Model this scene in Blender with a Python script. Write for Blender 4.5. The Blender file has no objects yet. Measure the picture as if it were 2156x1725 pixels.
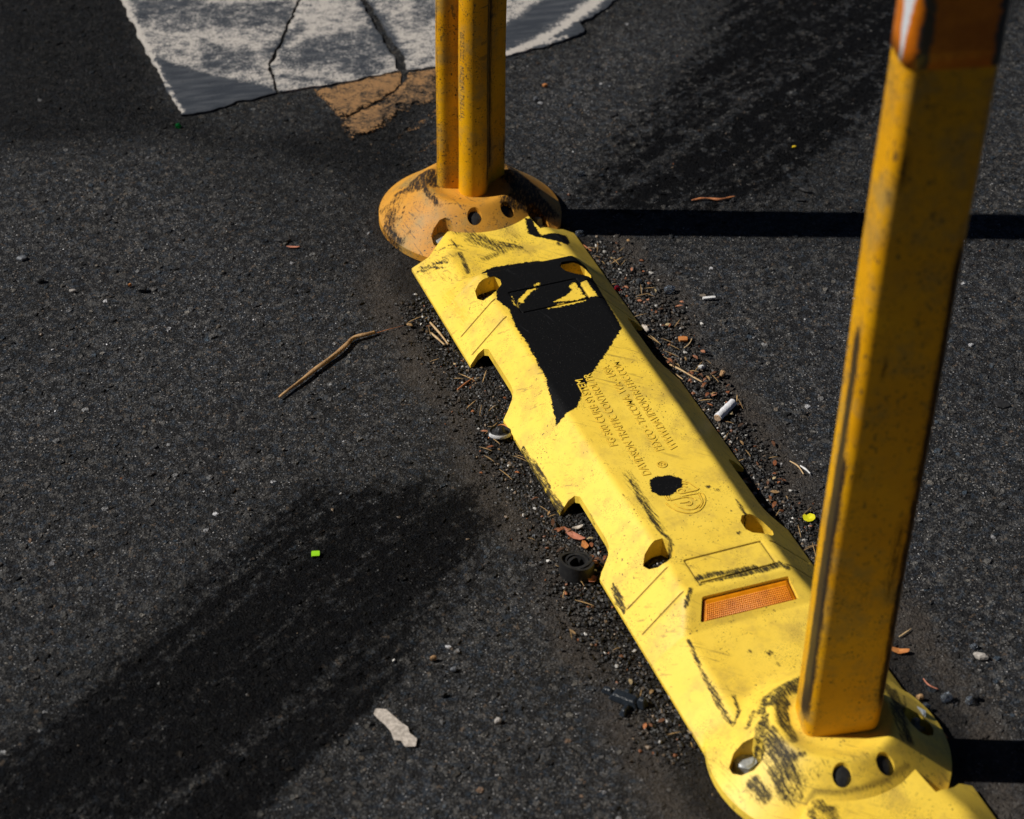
import bpy, bmesh, math, random
import numpy as np
from mathutils import Vector, Matrix, geometry, noise as mnoise
S = bpy.context.scene
C = S.collection
random.seed(7)
rng = np.random.default_rng(11)

# ------------------------------------------------------------------ camera, sky, sun
PITCH, ROLL, CAM_H = math.radians(38.2), math.radians(1.0), 1.377
FPX, IMW, IMH = 4700.0, 2156.0, 1725.0          # focal length in units of the survey grid
r0 = Vector((1, 0, 0)); u0 = Vector((0, math.sin(PITCH), math.cos(PITCH))); f0 = Vector((0, math.cos(PITCH), -math.sin(PITCH)))
cR = r0 * math.cos(ROLL) + u0 * math.sin(ROLL)
cU = u0 * math.cos(ROLL) - r0 * math.sin(ROLL)
cam = bpy.data.cameras.new('camera'); camo = bpy.data.objects.new('camera', cam); C.objects.link(camo)
M = Matrix.Identity(4)
for i in range(3):
    M[i][0], M[i][1], M[i][2] = cR[i], cU[i], -f0[i]
M[2][3] = CAM_H
camo.matrix_world = M
cam.sensor_width = 36.0; cam.lens = FPX / IMW * 36.0
cam.clip_start = 0.05; cam.clip_end = 400
cam.dof.use_dof = True; cam.dof.focus_distance = 2.22; cam.dof.aperture_fstop = 7.2
S.camera = camo

SUN_EL, SUN_DIR = 43.0, Vector((-1.0, -0.012, 0.0)).normalized()       # the sun stands to the left
W = bpy.data.worlds.new('World'); S.world = W; W.use_nodes = True
wn = W.node_tree.nodes; wl = W.node_tree.links
bg = wn['Background']; sky = wn.new('ShaderNodeTexSky'); sky.sky_type = 'NISHITA'; sky.sun_disc = False
sky.sun_elevation = math.radians(SUN_EL)
sky.sun_rotation = math.atan2(SUN_DIR.x, SUN_DIR.y)
sky.altitude = 1500; sky.air_density = .22; sky.dust_density = 0.0; sky.ozone_density = 1.0
wl.new(sky.outputs[0], bg.inputs[0]); bg.inputs[1].default_value = 0.05
sl = bpy.data.lights.new('sun', 'SUN'); sl.energy = 5.0; sl.angle = math.radians(0.53); sl.color = (1.0, 0.955, 0.88)
so = bpy.data.objects.new('sun', sl); C.objects.link(so)
sv = SUN_DIR * math.cos(math.radians(SUN_EL)) + Vector((0, 0, math.sin(math.radians(SUN_EL))))
so.rotation_euler = sv.to_track_quat('Z', 'Y').to_euler(); so.location = sv * 6
S.view_settings.view_transform = 'Standard'; S.view_settings.look = 'None'
S.view_settings.exposure = 0.0; S.view_settings.gamma = 1.0; S.view_settings.use_curve_mapping = False

# ------------------------------------------------------------------ survey helpers
def un(px, py, z=0.0):
    """ground-plan point (x, y) of a surveyed sight line at height z"""
    u = px - IMW / 2; v = py - IMH / 2
    c, s = math.cos(ROLL), math.sin(ROLL); u, v = c * u + s * v, -s * u + c * v
    dy = FPX * math.cos(PITCH) - v * math.sin(PITCH); dz = -(FPX * math.sin(PITCH) + v * math.cos(PITCH))
    k = (CAM_H - z) / -dz
    return np.array([u * k, dy * k])
F = np.array([-0.0505, 2.0953])                  # centre of the far base
D = np.array([0.3671, -0.9302]); D /= np.linalg.norm(D)     # along the curb, towards the near base
Nn = np.array([D[1], -D[0]])                     # across the curb, to the left
PERIOD = 0.868
ANG = math.atan2(D[1], D[0])
def st(px, py, z=0.0):
    p = un(px, py, z) - F
    return np.array([p @ D, -(p @ Nn)])          # local x along, local y to the right
def world(x, y, z=0.0):
    p = F + D * x - Nn * y
    return (p[0], p[1], z)
def hit(px, py, H, off=0.0, top=0.075):
    """where the sight line meets the height field H(x, y)"""
    for z in np.arange(top, -0.0005, -0.001):
        q = st(px, py, z); q = q - np.array([off, 0])
        if H(np.array([q[0]]), np.array([q[1]]))[0] >= z: return q
    q = st(px, py, 0); return q - np.array([off, 0])

# ------------------------------------------------------------------ object helpers
def tag(o, label=None, cat=None, group=None, kind=None):
    if label: o['label'] = label
    if cat: o['category'] = cat
    if group: o['group'] = group
    if kind: o['kind'] = kind
    return o
def link(name, me, mats, parent=None, loc=None, rotz=None):
    o = bpy.data.objects.new(name, me); C.objects.link(o)
    if mats is not None:
        for m in (mats if isinstance(mats, (list, tuple)) else [mats]): me.materials.append(m)
    if parent: o.parent = parent
    if loc is not None: o.location = loc
    if rotz is not None: o.rotation_euler = (0, 0, rotz)
    return o
def empty(name, loc, rotz=0.0):
    o = bpy.data.objects.new(name, None); C.objects.link(o); o.location = loc; o.rotation_euler = (0, 0, rotz)
    o.empty_display_size = 0.05
    return o
def mesh_np(name, co, tris=None, quads=None, smooth=False):
    me = bpy.data.meshes.new(name)
    nt = 0 if tris is None else len(tris); nq = 0 if quads is None else len(quads)
    me.vertices.add(len(co)); me.vertices.foreach_set('co', np.asarray(co, dtype=np.float32).ravel())
    loops = []; starts = []; k = 0
    if nt: loops.append(np.asarray(tris, dtype=np.int32).ravel()); starts.append(np.arange(nt) * 3); k = nt * 3
    if nq: loops.append(np.asarray(quads, dtype=np.int32).ravel()); starts.append(k + np.arange(nq) * 4)
    loops = np.concatenate(loops).astype(np.int32); starts = np.concatenate(starts).astype(np.int32)
    me.loops.add(len(loops)); me.loops.foreach_set('vertex_index', loops)
    me.polygons.add(nt + nq); me.polygons.foreach_set('loop_start', starts)
    me.update(calc_edges=True); me.validate()
    me.polygons.foreach_set('use_smooth', np.full(nt + nq, smooth))
    return me
def fattr(me, name, vals):
    a = me.attributes.new(name, 'FLOAT', 'POINT'); a.data.foreach_set('value', np.asarray(vals, dtype=np.float32))
def cattr(me, name, cols):
    a = me.attributes.new(name, 'FLOAT_COLOR', 'POINT')
    c = np.ones((len(cols), 4), dtype=np.float32); c[:, :3] = cols; a.data.foreach_set('color', c.ravel())
def bm_mesh(name, bm, smooth=False, sharp=None):
    me = bpy.data.meshes.new(name); bm.to_mesh(me); bm.free()
    me.polygons.foreach_set('use_smooth', np.full(len(me.polygons), smooth))
    if smooth and sharp: me.set_sharp_from_angle(angle=math.radians(sharp))
    return me
def inside(poly, P):
    poly = np.asarray(poly); x, y = P[:, 0], P[:, 1]; r = np.zeros(len(P), bool)
    j = len(poly) - 1
    for i in range(len(poly)):
        xi, yi = poly[i]; xj, yj = poly[j]
        c = ((yi > y) != (yj > y)) & (x < (xj - xi) * (y - yi) / (yj - yi + 1e-15) + xi)
        r ^= c; j = i
    return r
def segdist(P, a, b):
    a = np.asarray(a); b = np.asarray(b); d = b - a; L = d @ d + 1e-15
    t = np.clip(((P - a) @ d) / L, 0, 1)
    return np.linalg.norm(P - (a + t[:, None] * d), axis=1), t
def polydist(P, pts, closed=True):
    m = np.full(len(P), 9.0)
    n = len(pts)
    for i in range(n if closed else n - 1):
        m = np.minimum(m, segdist(P, pts[i], pts[(i + 1) % n])[0])
    return m
def sdf(P, poly):
    d = polydist(P, poly); return np.where(inside(poly, P), -d, d)
def sstep(a, b, x):
    t = np.clip((x - a) / (b - a), 0, 1); return t * t * (3 - 2 * t)
def vnoise(P, scale, seed=0.0):
    return np.array([mnoise.noise(Vector((p[0] * scale + seed, p[1] * scale - seed, seed * .37))) for p in P])
def dens(pts, step):
    out = []
    n = len(pts)
    for i in range(n):
        a = np.array(pts[i]); b = np.array(pts[(i + 1) % n]); L = np.linalg.norm(b - a); k = max(1, int(round(L / step)))
        for j in range(k): out.append(a + (b - a) * j / k)
    return np.array(out)
def rounded(pts, r, n=4):
    out = []; m = len(pts)
    for i in range(m):
        p = np.array(pts[i], float); a = np.array(pts[i - 1], float) - p; b = np.array(pts[(i + 1) % m], float) - p
        la, lb = np.linalg.norm(a), np.linalg.norm(b); rr = min(r, la * .45, lb * .45)
        p0 = p + a / la * rr; p1 = p + b / lb * rr
        for j in range(n + 1):
            t = j / n; out.append((1 - t) ** 2 * p0 + 2 * t * (1 - t) * p + t * t * p1)
    return out

# ------------------------------------------------------------------ material helper
class NT:
    def __init__(s, name):
        s.m = bpy.data.materials.new(name); s.m.use_nodes = True; s.n = s.m.node_tree.nodes; s.l = s.m.node_tree.links
        s.b = s.n['Principled BSDF']; s.tc = None
    def obj(s):
        if not s.tc: s.tc = s.n.new('ShaderNodeTexCoord')
        return s.tc.outputs['Object']
    def put(s, sock, v):
        if isinstance(v, bpy.types.NodeSocket): s.l.new(v, sock)
        elif isinstance(v, (tuple, list)): sock.default_value = tuple(v) if len(v) != 3 or sock.type == 'VECTOR' else (*v, 1)
        else: sock.default_value = v
    def attr(s, name, out='Fac'):
        a = s.n.new('ShaderNodeAttribute'); a.attribute_name = name; return a.outputs[out]
    def math(s, op, a, b=0.0, clamp=False):
        m = s.n.new('ShaderNodeMath'); m.operation = op; m.use_clamp = clamp
        s.put(m.inputs[0], a); s.put(m.inputs[1], b); return m.outputs[0]
    def mapr(s, v, a, b, c=0.0, d=1.0):
        m = s.n.new('ShaderNodeMapRange'); m.clamp = True; m.interpolation_type = 'SMOOTHSTEP'
        for i, q in enumerate((v, a, b, c, d)): s.put(m.inputs[i], q)
        return m.outputs[0]
    def mix(s, f, a, b, mode='MIX'):
        m = s.n.new('ShaderNodeMix'); m.data_type = 'RGBA'; m.blend_type = mode
        s.put(m.inputs[0], f); s.put(m.inputs[6], a); s.put(m.inputs[7], b); return m.outputs[2]
    def noise(s, scale, detail=3.0, rough=.55, stretch=None, rot=0.0, dist=0.0, out=0):
        t = s.n.new('ShaderNodeTexNoise'); v = s.obj()
        if stretch:
            mp = s.n.new('ShaderNodeMapping'); s.l.new(v, mp.inputs[0]); mp.vector_type = 'TEXTURE'; mp.inputs['Scale'].default_value = tuple(1 / c for c in stretch)
            mp.inputs['Rotation'].default_value = (0, 0, rot); v = mp.outputs[0]
        s.l.new(v, t.inputs['Vector']); t.inputs['Scale'].default_value = scale; t.inputs['Detail'].default_value = detail
        t.inputs['Roughness'].default_value = rough; t.inputs['Distortion'].default_value = dist
        return t.outputs[out]
    def vor(s, scale, feature='F1', out='Distance', rnd=1.0):
        t = s.n.new('ShaderNodeTexVoronoi'); t.feature = feature; s.l.new(s.obj(), t.inputs['Vector'])
        t.inputs['Scale'].default_value = scale; t.inputs['Randomness'].default_value = rnd
        return t.outputs[out]
    def bump(s, h, strength, dist, normal=None):
        b = s.n.new('ShaderNodeBump'); s.put(b.inputs['Height'], h); b.inputs['Strength'].default_value = strength
        b.inputs['Distance'].default_value = dist
        if normal: s.l.new(normal, b.inputs['Normal'])
        return b.outputs[0]
    def done(s, col, rough, normal=None, spec=.5, metal=0.0):
        s.put(s.b.inputs['Base Color'], col); s.put(s.b.inputs['Roughness'], rough)
        s.b.inputs['Specular IOR Level'].default_value = spec; s.b.inputs['Metallic'].default_value = metal
        if normal: s.l.new(normal, s.b.inputs['Normal'])
        return s.m

def plastic(name, ca, cb, speck=1.0, rough=.42, streak=(.30, 2.6, 1), rot=.12, dirt=(.05, .035, .02), grain=0.5):
    t = NT(name)
    big = t.noise(9, 4); mid = t.noise(60, 4, .6); fine = t.noise(700, 3, .6); st_ = t.noise(230, 5, .7, streak, rot)
    col = t.mix(t.mapr(big, .3, .7), ca, cb)
    col = t.mix(t.math('MULTIPLY', t.mapr(mid, .45, .8), .35), col, tuple(c * .72 for c in cb))
    # faint film of dirt and its specks
    col = t.mix(t.math('MULTIPLY', t.mapr(t.noise(28, 5, .7), .45, .72), .46 * speck), col, (.30, .20, .06))
    sp = t.math('MULTIPLY', t.mapr(t.noise(900, 2, .5), .585, .64), t.mapr(t.noise(24, 5, .75), .46, .66))
    col = t.mix(t.math('MULTIPLY', sp, .7 * speck), col, dirt)
    sp2 = t.math('MULTIPLY', t.mapr(t.noise(420, 2, .5), .64, .68), t.mapr(t.noise(33, 4, .6), .45, .6))
    col = t.mix(t.math('MULTIPLY', sp2, .85 * speck), col, (.03, .024, .018))
    hair = t.math('MULTIPLY', t.mapr(t.noise(120, 3, .6, (.16, 2.2, 1), rot + .7), .60, .66), t.mapr(big, .42, .58))
    col = t.mix(t.math('MULTIPLY', hair, .45 * speck), col, (.09, .06, .025))
    # rubbed-off tyre rubber
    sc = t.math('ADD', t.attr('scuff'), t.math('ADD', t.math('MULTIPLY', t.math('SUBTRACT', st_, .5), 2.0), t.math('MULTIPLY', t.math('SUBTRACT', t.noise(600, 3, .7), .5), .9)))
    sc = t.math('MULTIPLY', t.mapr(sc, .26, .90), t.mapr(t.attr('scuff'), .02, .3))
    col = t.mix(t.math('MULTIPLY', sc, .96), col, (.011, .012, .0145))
    st2 = t.attr('stain'); col = t.mix(t.math('MULTIPLY', st2, t.mapr(st_, .4, .62)), col, (.78, .40, .012))
    gr = t.attr('groove'); col = t.mix(t.math('MULTIPLY', gr, grain + .25), col, (.07, .045, .012))
    # black road paint: ragged signed-distance edge
    sd = t.math('ADD', t.attr('paint'), t.math('MULTIPLY', t.math('SUBTRACT', t.noise(260, 5, .8), .5), 9.0))
    pf = t.mapr(sd, .35, -.35)
    pcol = t.mix(t.mapr(t.noise(420, 3), .6, .75), (.0052, .0054, .0060), (.018, .018, .019))
    pcol = t.mix(t.mapr(t.noise(900, 1), .76, .80), pcol, (.10, .095, .085))
    pcol = t.mix(t.math('MULTIPLY', t.mapr(t.noise(90, 4, .6, (.12, 2.4, 1), .35), .62, .72), .35), pcol, (.030, .031, .034))
    col = t.mix(pf, col, pcol)
    h = t.math('ADD', t.math('MULTIPLY', mid, .6), t.math('MULTIPLY', fine, .18))
    h = t.math('ADD', h, t.math('MULTIPLY', pf, t.math('MULTIPLY', t.noise(500, 3), .9)))
    nb = t.bump(h, .22, .0012)
    rg = t.math('ADD', rough, t.math('MULTIPLY', t.noise(45, 3), .18))
    rg = t.math('ADD', rg, t.math('MULTIPLY', pf, .12))
    dkk = t.math('MAXIMUM', pf, sc)
    t.put(t.b.inputs['Specular IOR Level'], t.mapr(dkk, 0, 1, .36, .06))
    m = t.done(col, rg, nb, spec=.38); return m
def simple(name, ca, cb=None, rough=.6, scale=80, bump=.0, bscale=400, spec=.4, metal=0.0, stretch=None):
    t = NT(name); cb = cb or tuple(c * .7 for c in ca)
    col = t.mix(t.mapr(t.noise(scale, 4, .6, stretch), .35, .65), ca, cb)
    nb = t.bump(t.noise(bscale, 3, .6, stretch), .6, bump) if bump else None
    return t.done(col, rough, nb, spec, metal)
def vcol(name, rough=.7, spec=.35):
    t = NT(name); c = t.attr('col', 'Color')
    col = t.mix(t.mapr(t.noise(600, 2), .3, .7), c, t.mix(.5, c, (.0, .0, .0)))
    return t.done(col, rough, None, spec)

m_curb = plastic('curb_yellow_plastic', (.87, .615, .075), (.82, .555, .052))
m_base = plastic('faded_orange_plastic', (.60, .285, .030), (.52, .225, .020), speck=1.9, rough=.52, streak=(.5, 1.8, 1), rot=-.5)
m_post = plastic('amber_post_plastic', (.74, .375, .002), (.60, .27, .002), speck=1.8, rough=.30, streak=(6, 6, .22))
m_black = simple('black_rubber', (.012, .012, .013), (.02, .02, .02), .5, 200, .0008, 300)
m_steel = simple('galvanised_steel', (.58, .62, .64), (.36, .40, .42), .42, 300, .0003, 900, .5, .55)
m_grime = simple('dark_grime', (.03, .022, .014), (.015, .012, .01), .9, 300)

# ------------------------------------------------------------------ shapes of the curb and of the base
def dome(r):
    rr = np.array([0, .034, .0425, .0480, .0515, .0560, .0760, .0930, .098, .102, .3])
    zz = np.array([.0462, .0468, .0490, .0505, .0495, .0462, .0292, .0152, .0112, .0084, .0084])
    xs = np.linspace(0, .3, 3001); z = np.interp(xs, rr, zz)
    k = np.exp(-np.linspace(-2, 2, 31) ** 2 * 2.2); k /= k.sum(); z2 = np.convolve(np.pad(z, 15, 'edge'), k, 'valid')
    return np.interp(r, xs, z2)
def H_base(x, y):
    r = np.hypot(x, y); return np.where(r < .1022, dome(r), -.01)
def Hp(x):
    return np.interp(x, [-1, .150, .168, .690, .721, 2], [.030, .030, .045, .045, .029, .029])
def wid(x):
    return np.interp(x, [.05, .06, .110, .150, .170, .45, .60, .690, .722, .9], [.047, .048, .063, .064, .053, .053, .050, .051, .065, .066])
def H_curb0(x, y):
    hp = Hp(x); w = wid(x); a = np.abs(y)
    fl = .004 + (.0955 - a) * (hp - .004) / (.0955 - w)
    k = .0042; q = np.clip(.5 + .5 * (fl - hp) / k, 0, 1)
    return fl * (1 - q) + hp * q - k * q * (1 - q)
GROOVES = []
def H_curb(x, y):
    h = H_curb0(x, y)
    r = np.hypot(x - PERIOD, y); dm = np.where(r < .1022, dome(r), -.01)
    h = np.where(x > PERIOD + .002, -.01, h)
    k = .004; q = np.clip(.5 + .5 * (h - dm) / k, 0, 1); m = dm * (1 - q) + h * q + k * q * (1 - q)
    return np.where(x > PERIOD - .15, m, h)

def shell(name, outline, holes, H, step, mat, grooves=(), attrs=None, thick=.0035, lip=None):
    """a moulded sheet: plan outline with holes lifted on to H; every hole gets a wall down to the road"""
    bd = [dens(outline, step * .8)] + [np.array(h['poly']) for h in holes]
    V = []; E = []; rings = []
    for b in bd:
        k = len(V); V += [tuple(p) for p in b]; rings.append(list(range(k, k + len(b))))
        E += [(k + i, k + (i + 1) % len(b)) for i in range(len(b))]
    gpts = []
    for a, b in grooves:
        a = np.array(a); b = np.array(b); d = (b - a) / np.linalg.norm(b - a); nn = np.array([-d[1], d[0]])
        L = np.linalg.norm(b - a); k = int(L / .002) + 1
        for o in (-.0011, -.0005, .0005, .0011):
            for i in range(k + 1): gpts.append(a + d * L * i / k + nn * o)
    O = np.array(outline); lo = O.min(0); hi = O.max(0)
    gx, gy = np.meshgrid(np.arange(lo[0], hi[0], step), np.arange(lo[1], hi[1], step))
    gx[1::2] += step / 2
    G = np.stack([gx.ravel(), gy.ravel()], 1); G = G + rng.uniform(-.08, .08, G.shape) * step
    if len(gpts):
        gp = np.array(gpts)
        keep = np.ones(len(G), bool)
        for a, b in grooves: keep &= segdist(G, a, b)[0] > .0017
        G = np.concatenate([G[keep], gp])
    ok = inside(O, G)
    for b in bd: ok &= polydist(G, b) > step * .32
    for h in holes: ok &= ~inside(h['poly'], G)
    G = G[ok]
    V += [tuple(p) for p in G]
    vo, eo, fo, ov, oe, of = geometry.delaunay_2d_cdt([Vector(p) for p in V], E, [], 0, 1e-6)
    P = np.array([(v.x, v.y) for v in vo]); T = np.array([f for f in fo if len(f) == 3])
    cen = P[T].mean(1); ok = inside(bd[0], cen)
    for h in holes: ok &= ~inside(h['poly'], cen)
    T = T[ok]
    a = P[T]; ar = np.cross(a[:, 1] - a[:, 0], a[:, 2] - a[:, 0]); T[ar < 0] = T[ar < 0][:, ::-1]
    z = np.maximum(H(P[:, 0], P[:, 1]), .0015)
    gr = np.zeros(len(P))
    for a_, b_ in grooves:
        dd = segdist(P, a_, b_)[0]; gg = np.clip(1 - (dd - .0004) / .0008, 0, 1); gr = np.maximum(gr, gg)
    z = z - gr * .0016
    back = {}
    for i, src in enumerate(ov):
        for q in src: back[q] = i
    co = [np.column_stack([P, z])]; quads = []; nv = len(P); tris = [T]
    ext_att = []
    for h, ring in zip(holes, rings[1:]):
        idx = [back[i] for i in ring]; n = len(idx)
        area = sum(P[idx[i]][0] * P[idx[(i + 1) % n]][1] - P[idx[(i + 1) % n]][0] * P[idx[i]][1] for i in range(n))
        cur = idx
        zt = np.array([z[i] for i in idx])
        for lv in (1, 2):
            zb = zt * (1 - lv / 2) + (lv / 2) * np.minimum(zt - .0030, h.get('floor', .0012))
            if 'drop' in h: zb = zt - h['drop'] * lv / 2
            new = np.column_stack([P[idx], zb]); co.append(new); ni = list(range(nv, nv + n)); nv += n
            for i in range(n):
                q = (cur[i], cur[(i + 1) % n], ni[(i + 1) % n], ni[i])
                quads.append(q if area < 0 else q[::-1])
            cur = ni
        if h.get('cap'):
            c = new.mean(0); co.append(c[None]); ci = nv; nv += 1
            tris.append(np.array([(cur[i], cur[(i + 1) % n], ci) if area > 0 else (cur[(i + 1) % n], cur[i], ci) for i in range(n)]))
    # outer lip
    idx = [back[i] for i in rings[0]]; n = len(idx)
    area = sum(P[idx[i]][0] * P[idx[(i + 1) % n]][1] - P[idx[(i + 1) % n]][0] * P[idx[i]][1] for i in range(n))
    zt = np.array([z[i] for i in idx]); nk = np.array([(abs(P[i][1]) > .07) & (abs(P[i][1]) < .0945) & (.2 < P[i][0] < .62) for i in idx]); zb = np.maximum(zt - np.where(nk, .0085, thick), .0003)
    if lip is not None: zb = np.where([lip(P[i]) for i in idx], .0003, zb)
    co.append(np.column_stack([P[idx], zb])); ni = list(range(nv, nv + n)); nv += n
    for i in range(n):
        q = (idx[i], idx[(i + 1) % n], ni[(i + 1) % n], ni[i]); quads.append(q if area < 0 else q[::-1])
    co = np.concatenate(co); tris = np.concatenate(tris)
    # underside of the moulding
    top = tris[:len(T)]; und = np.column_stack([P, np.maximum(z - thick, .0002)])
    k = len(co); co = np.concatenate([co, und]); tris = np.concatenate([tris, top[:, ::-1] + k])
    me = mesh_np(name, co, tris, np.array(quads), True)
    me.set_sharp_from_angle(angle=math.radians(38))
    XY = co[:, :2]
    A = {'paint': np.full(len(co), 50.0), 'scuff': np.zeros(len(co)), 'stain': np.zeros(len(co)), 'groove': np.zeros(len(co))}
    A['groove'][:len(P)] = gr
    if attrs: attrs(XY, A, co, len(P))
    A['scuff'] = np.minimum(A['scuff'], .82)
    for k_, v in A.items(): fattr(me, k_, v)
    me.materials.append(mat)
    return me
def circ(c, r, n=28, sq=1.0):
    return [(c[0] + r * math.cos(2 * math.pi * i / n), c[1] + r * sq * math.sin(2 * math.pi * i / n)) for i in range(n)]
def strokes(A, XY, H, lst, off=0.0):
    """tyre scuffs: (points, half width in mm, strength)"""
    for pts, w, s in lst:
        q = [hit(p[0], p[1], H, off) for p in pts]
        d = polydist(XY, q, False) if len(q) > 1 else np.linalg.norm(XY - q[0], axis=1)
        A['scuff'] = np.maximum(A['scuff'], s * np.clip(1.35 - d / (w / 1000) * .9, 0, 1))
def polys(A, XY, H, lst, off=0.0, soft=.003):
    for pts, s in lst:
        q = [hit(p[0], p[1], H, off) for p in pts]
        A['scuff'] = np.maximum(A['scuff'], s * np.clip(.5 - sdf(XY, q) / soft, 0, 1))

# ---- curb plan: outline with two notches on each side, concave far end, round near end
def curb_outline(k):
    L = []
    for a in np.linspace(-38, 38, 16):                      # concave cut round the base before it
        L.append((.0745 * math.cos(math.radians(a)), .0745 * math.sin(math.radians(a))))
    right = [(.078, .0475), (.088, .049), (.086, .060), (.080, .072), (.073, .082), (.073, .0955)]
    def notch(s0, s1, sg):
        return [(s0, .0955 * sg), (s0 - .004, .086 * sg), (s0 - .003, .080 * sg), (s0 + .003, .077 * sg), (s1 - .028, .077 * sg),
                (s1 - .020, .078 * sg), (s1 - .012, .082 * sg), (s1 - .005, .089 * sg), (s1, .0955 * sg)]
    R = right + notch(.262, .357, 1) + notch(.507, .602, 1)
    arc = [(PERIOD + .102 * math.cos(a), .102 * math.sin(a)) for a in np.linspace(math.radians(110.5), math.radians(-110.5), 60)]
    left = notch(.262, .357, -1) + notch(.507, .602, -1)
    left = left[::-1]
    end = [(.0775, -.0955), (.0795, -.0765), (.0590, -.0485)]
    return L + R + arc + left + end
GROOVE = []
def rect(a, b, c, d): return [(a, b), (b, c), (c, d), (d, a)]
GROOVE += rect((.209, -.034), (.209, .041), (.247, .041), (.247, -.034))
GROOVE += rect((.648, -.034), (.648, .041), (.6795, .041), (.6795, -.034))
for s in (.215, .248, .650, .684):
    for g in (-1, 1): GROOVE.append(((s, g * .0515), (s + .004, g * .089)))
LENS = [(1478, 1258), (1660, 1213), (1682, 1262), (1475, 1312)]

def zz4(x, y): return ((2200 + x / 2.3956) / 1.7811, (1900 + y / 2.3956) / 1.7811)
def zz6(x, y): return ((2560 + x / 1.9963) / 1.7811, (2400 + y / 1.9963) / 1.7811)
def hull(px, H): return [tuple(p) for p in dens([hit(*p, H) for p in px], .0035)]
def curb_holes(with_lens=True):
    A = hull([(1000, 614), (1008, 598), (1022, 586), (1040, 581), (1053, 586), (1056, 598), (1046, 612), (1034, 624), (1018, 635), (1005, 631)], H_curb)
    B = hull([zz4(*p) for p in [(505, 540), (520, 440), (560, 370), (610, 310), (680, 285), (750, 318), (800, 390), (790, 440), (720, 500), (640, 555), (560, 570)]], H_curb)
    hs = [dict(poly=A, floor=.026), dict(poly=[(x, -y) for x, y in A][::-1], floor=.012), dict(poly=B, floor=.024), dict(poly=[(x - .004, -y) for x, y in B][::-1], floor=.010)]
    global HOLE_A, HOLE_B
    HOLE_A, HOLE_B = np.array(A), np.array(B)
    Cc = hull([zz6(*p) for p in [(345, 960), (380, 850), (450, 770), (530, 735), (595, 748), (620, 830), (590, 920), (530, 985), (440, 1020), (370, 1010)]], H_curb)
    c = np.array(Cc).mean(0)
    b2c = hit(1934, 1519, H_curb); Ds = [tuple(np.array((x, -y)) - np.array((c[0], -c[1])) + b2c) for x, y in Cc][::-1]
    b1 = st(1568, 1606, .010); b2 = st(1927, 1514, .012)
    hs += [dict(poly=Cc), dict(poly=Ds)]
    for p in ((1773, 1632), (1864, 1608)):
        hs.append(dict(poly=circ(hit(*p, H_curb), .0080, 18), drop=.007))
    q = np.array([hit(*p, H_curb) for p in LENS]); global LENS_C
    LENS_C = q
    qq = rounded(q, .0015, 2)
    hs.append(dict(poly=[tuple(p) for p in dens(qq, .004)], drop=.010, cap=True))
    return hs, b1, b2
BLACK = [(1013, 574), (1040, 562), (1130, 549), (1205, 539), (1232, 560), (1262, 610), (1310, 692), (1275, 745), (1238, 800), (1215, 858),
         (1172, 899), (1162, 855), (1150, 800), (1110, 725), (1085, 690), (1070, 650), (1045, 632), (1046, 608), (1030, 590)]
def z8(x, y): return ((1900 + x / 3.593) / 1.7811, (820 + y / 3.593) / 1.7811)
BARE = [[z8(*p) for p in pl] for pl in (
    [(60, 1020), (110, 1110), (170, 1200), (150, 1205), (95, 1150)],
    [(150, 1095), (290, 960), (440, 930), (330, 985), (250, 1080), (215, 1145), (180, 1150)],
    [(830, 910), (920, 855), (1062, 1065), (860, 1110), (620, 1125), (780, 1050), (885, 965)],
    [(990, 880), (1065, 835), (1232, 1062), (1090, 1055)],
    [(520, 1222), (690, 1150), (1075, 1088), (1050, 1115), (690, 1195)],
    [(370, 890), (455, 850), (440, 890), (380, 912)])]
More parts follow.
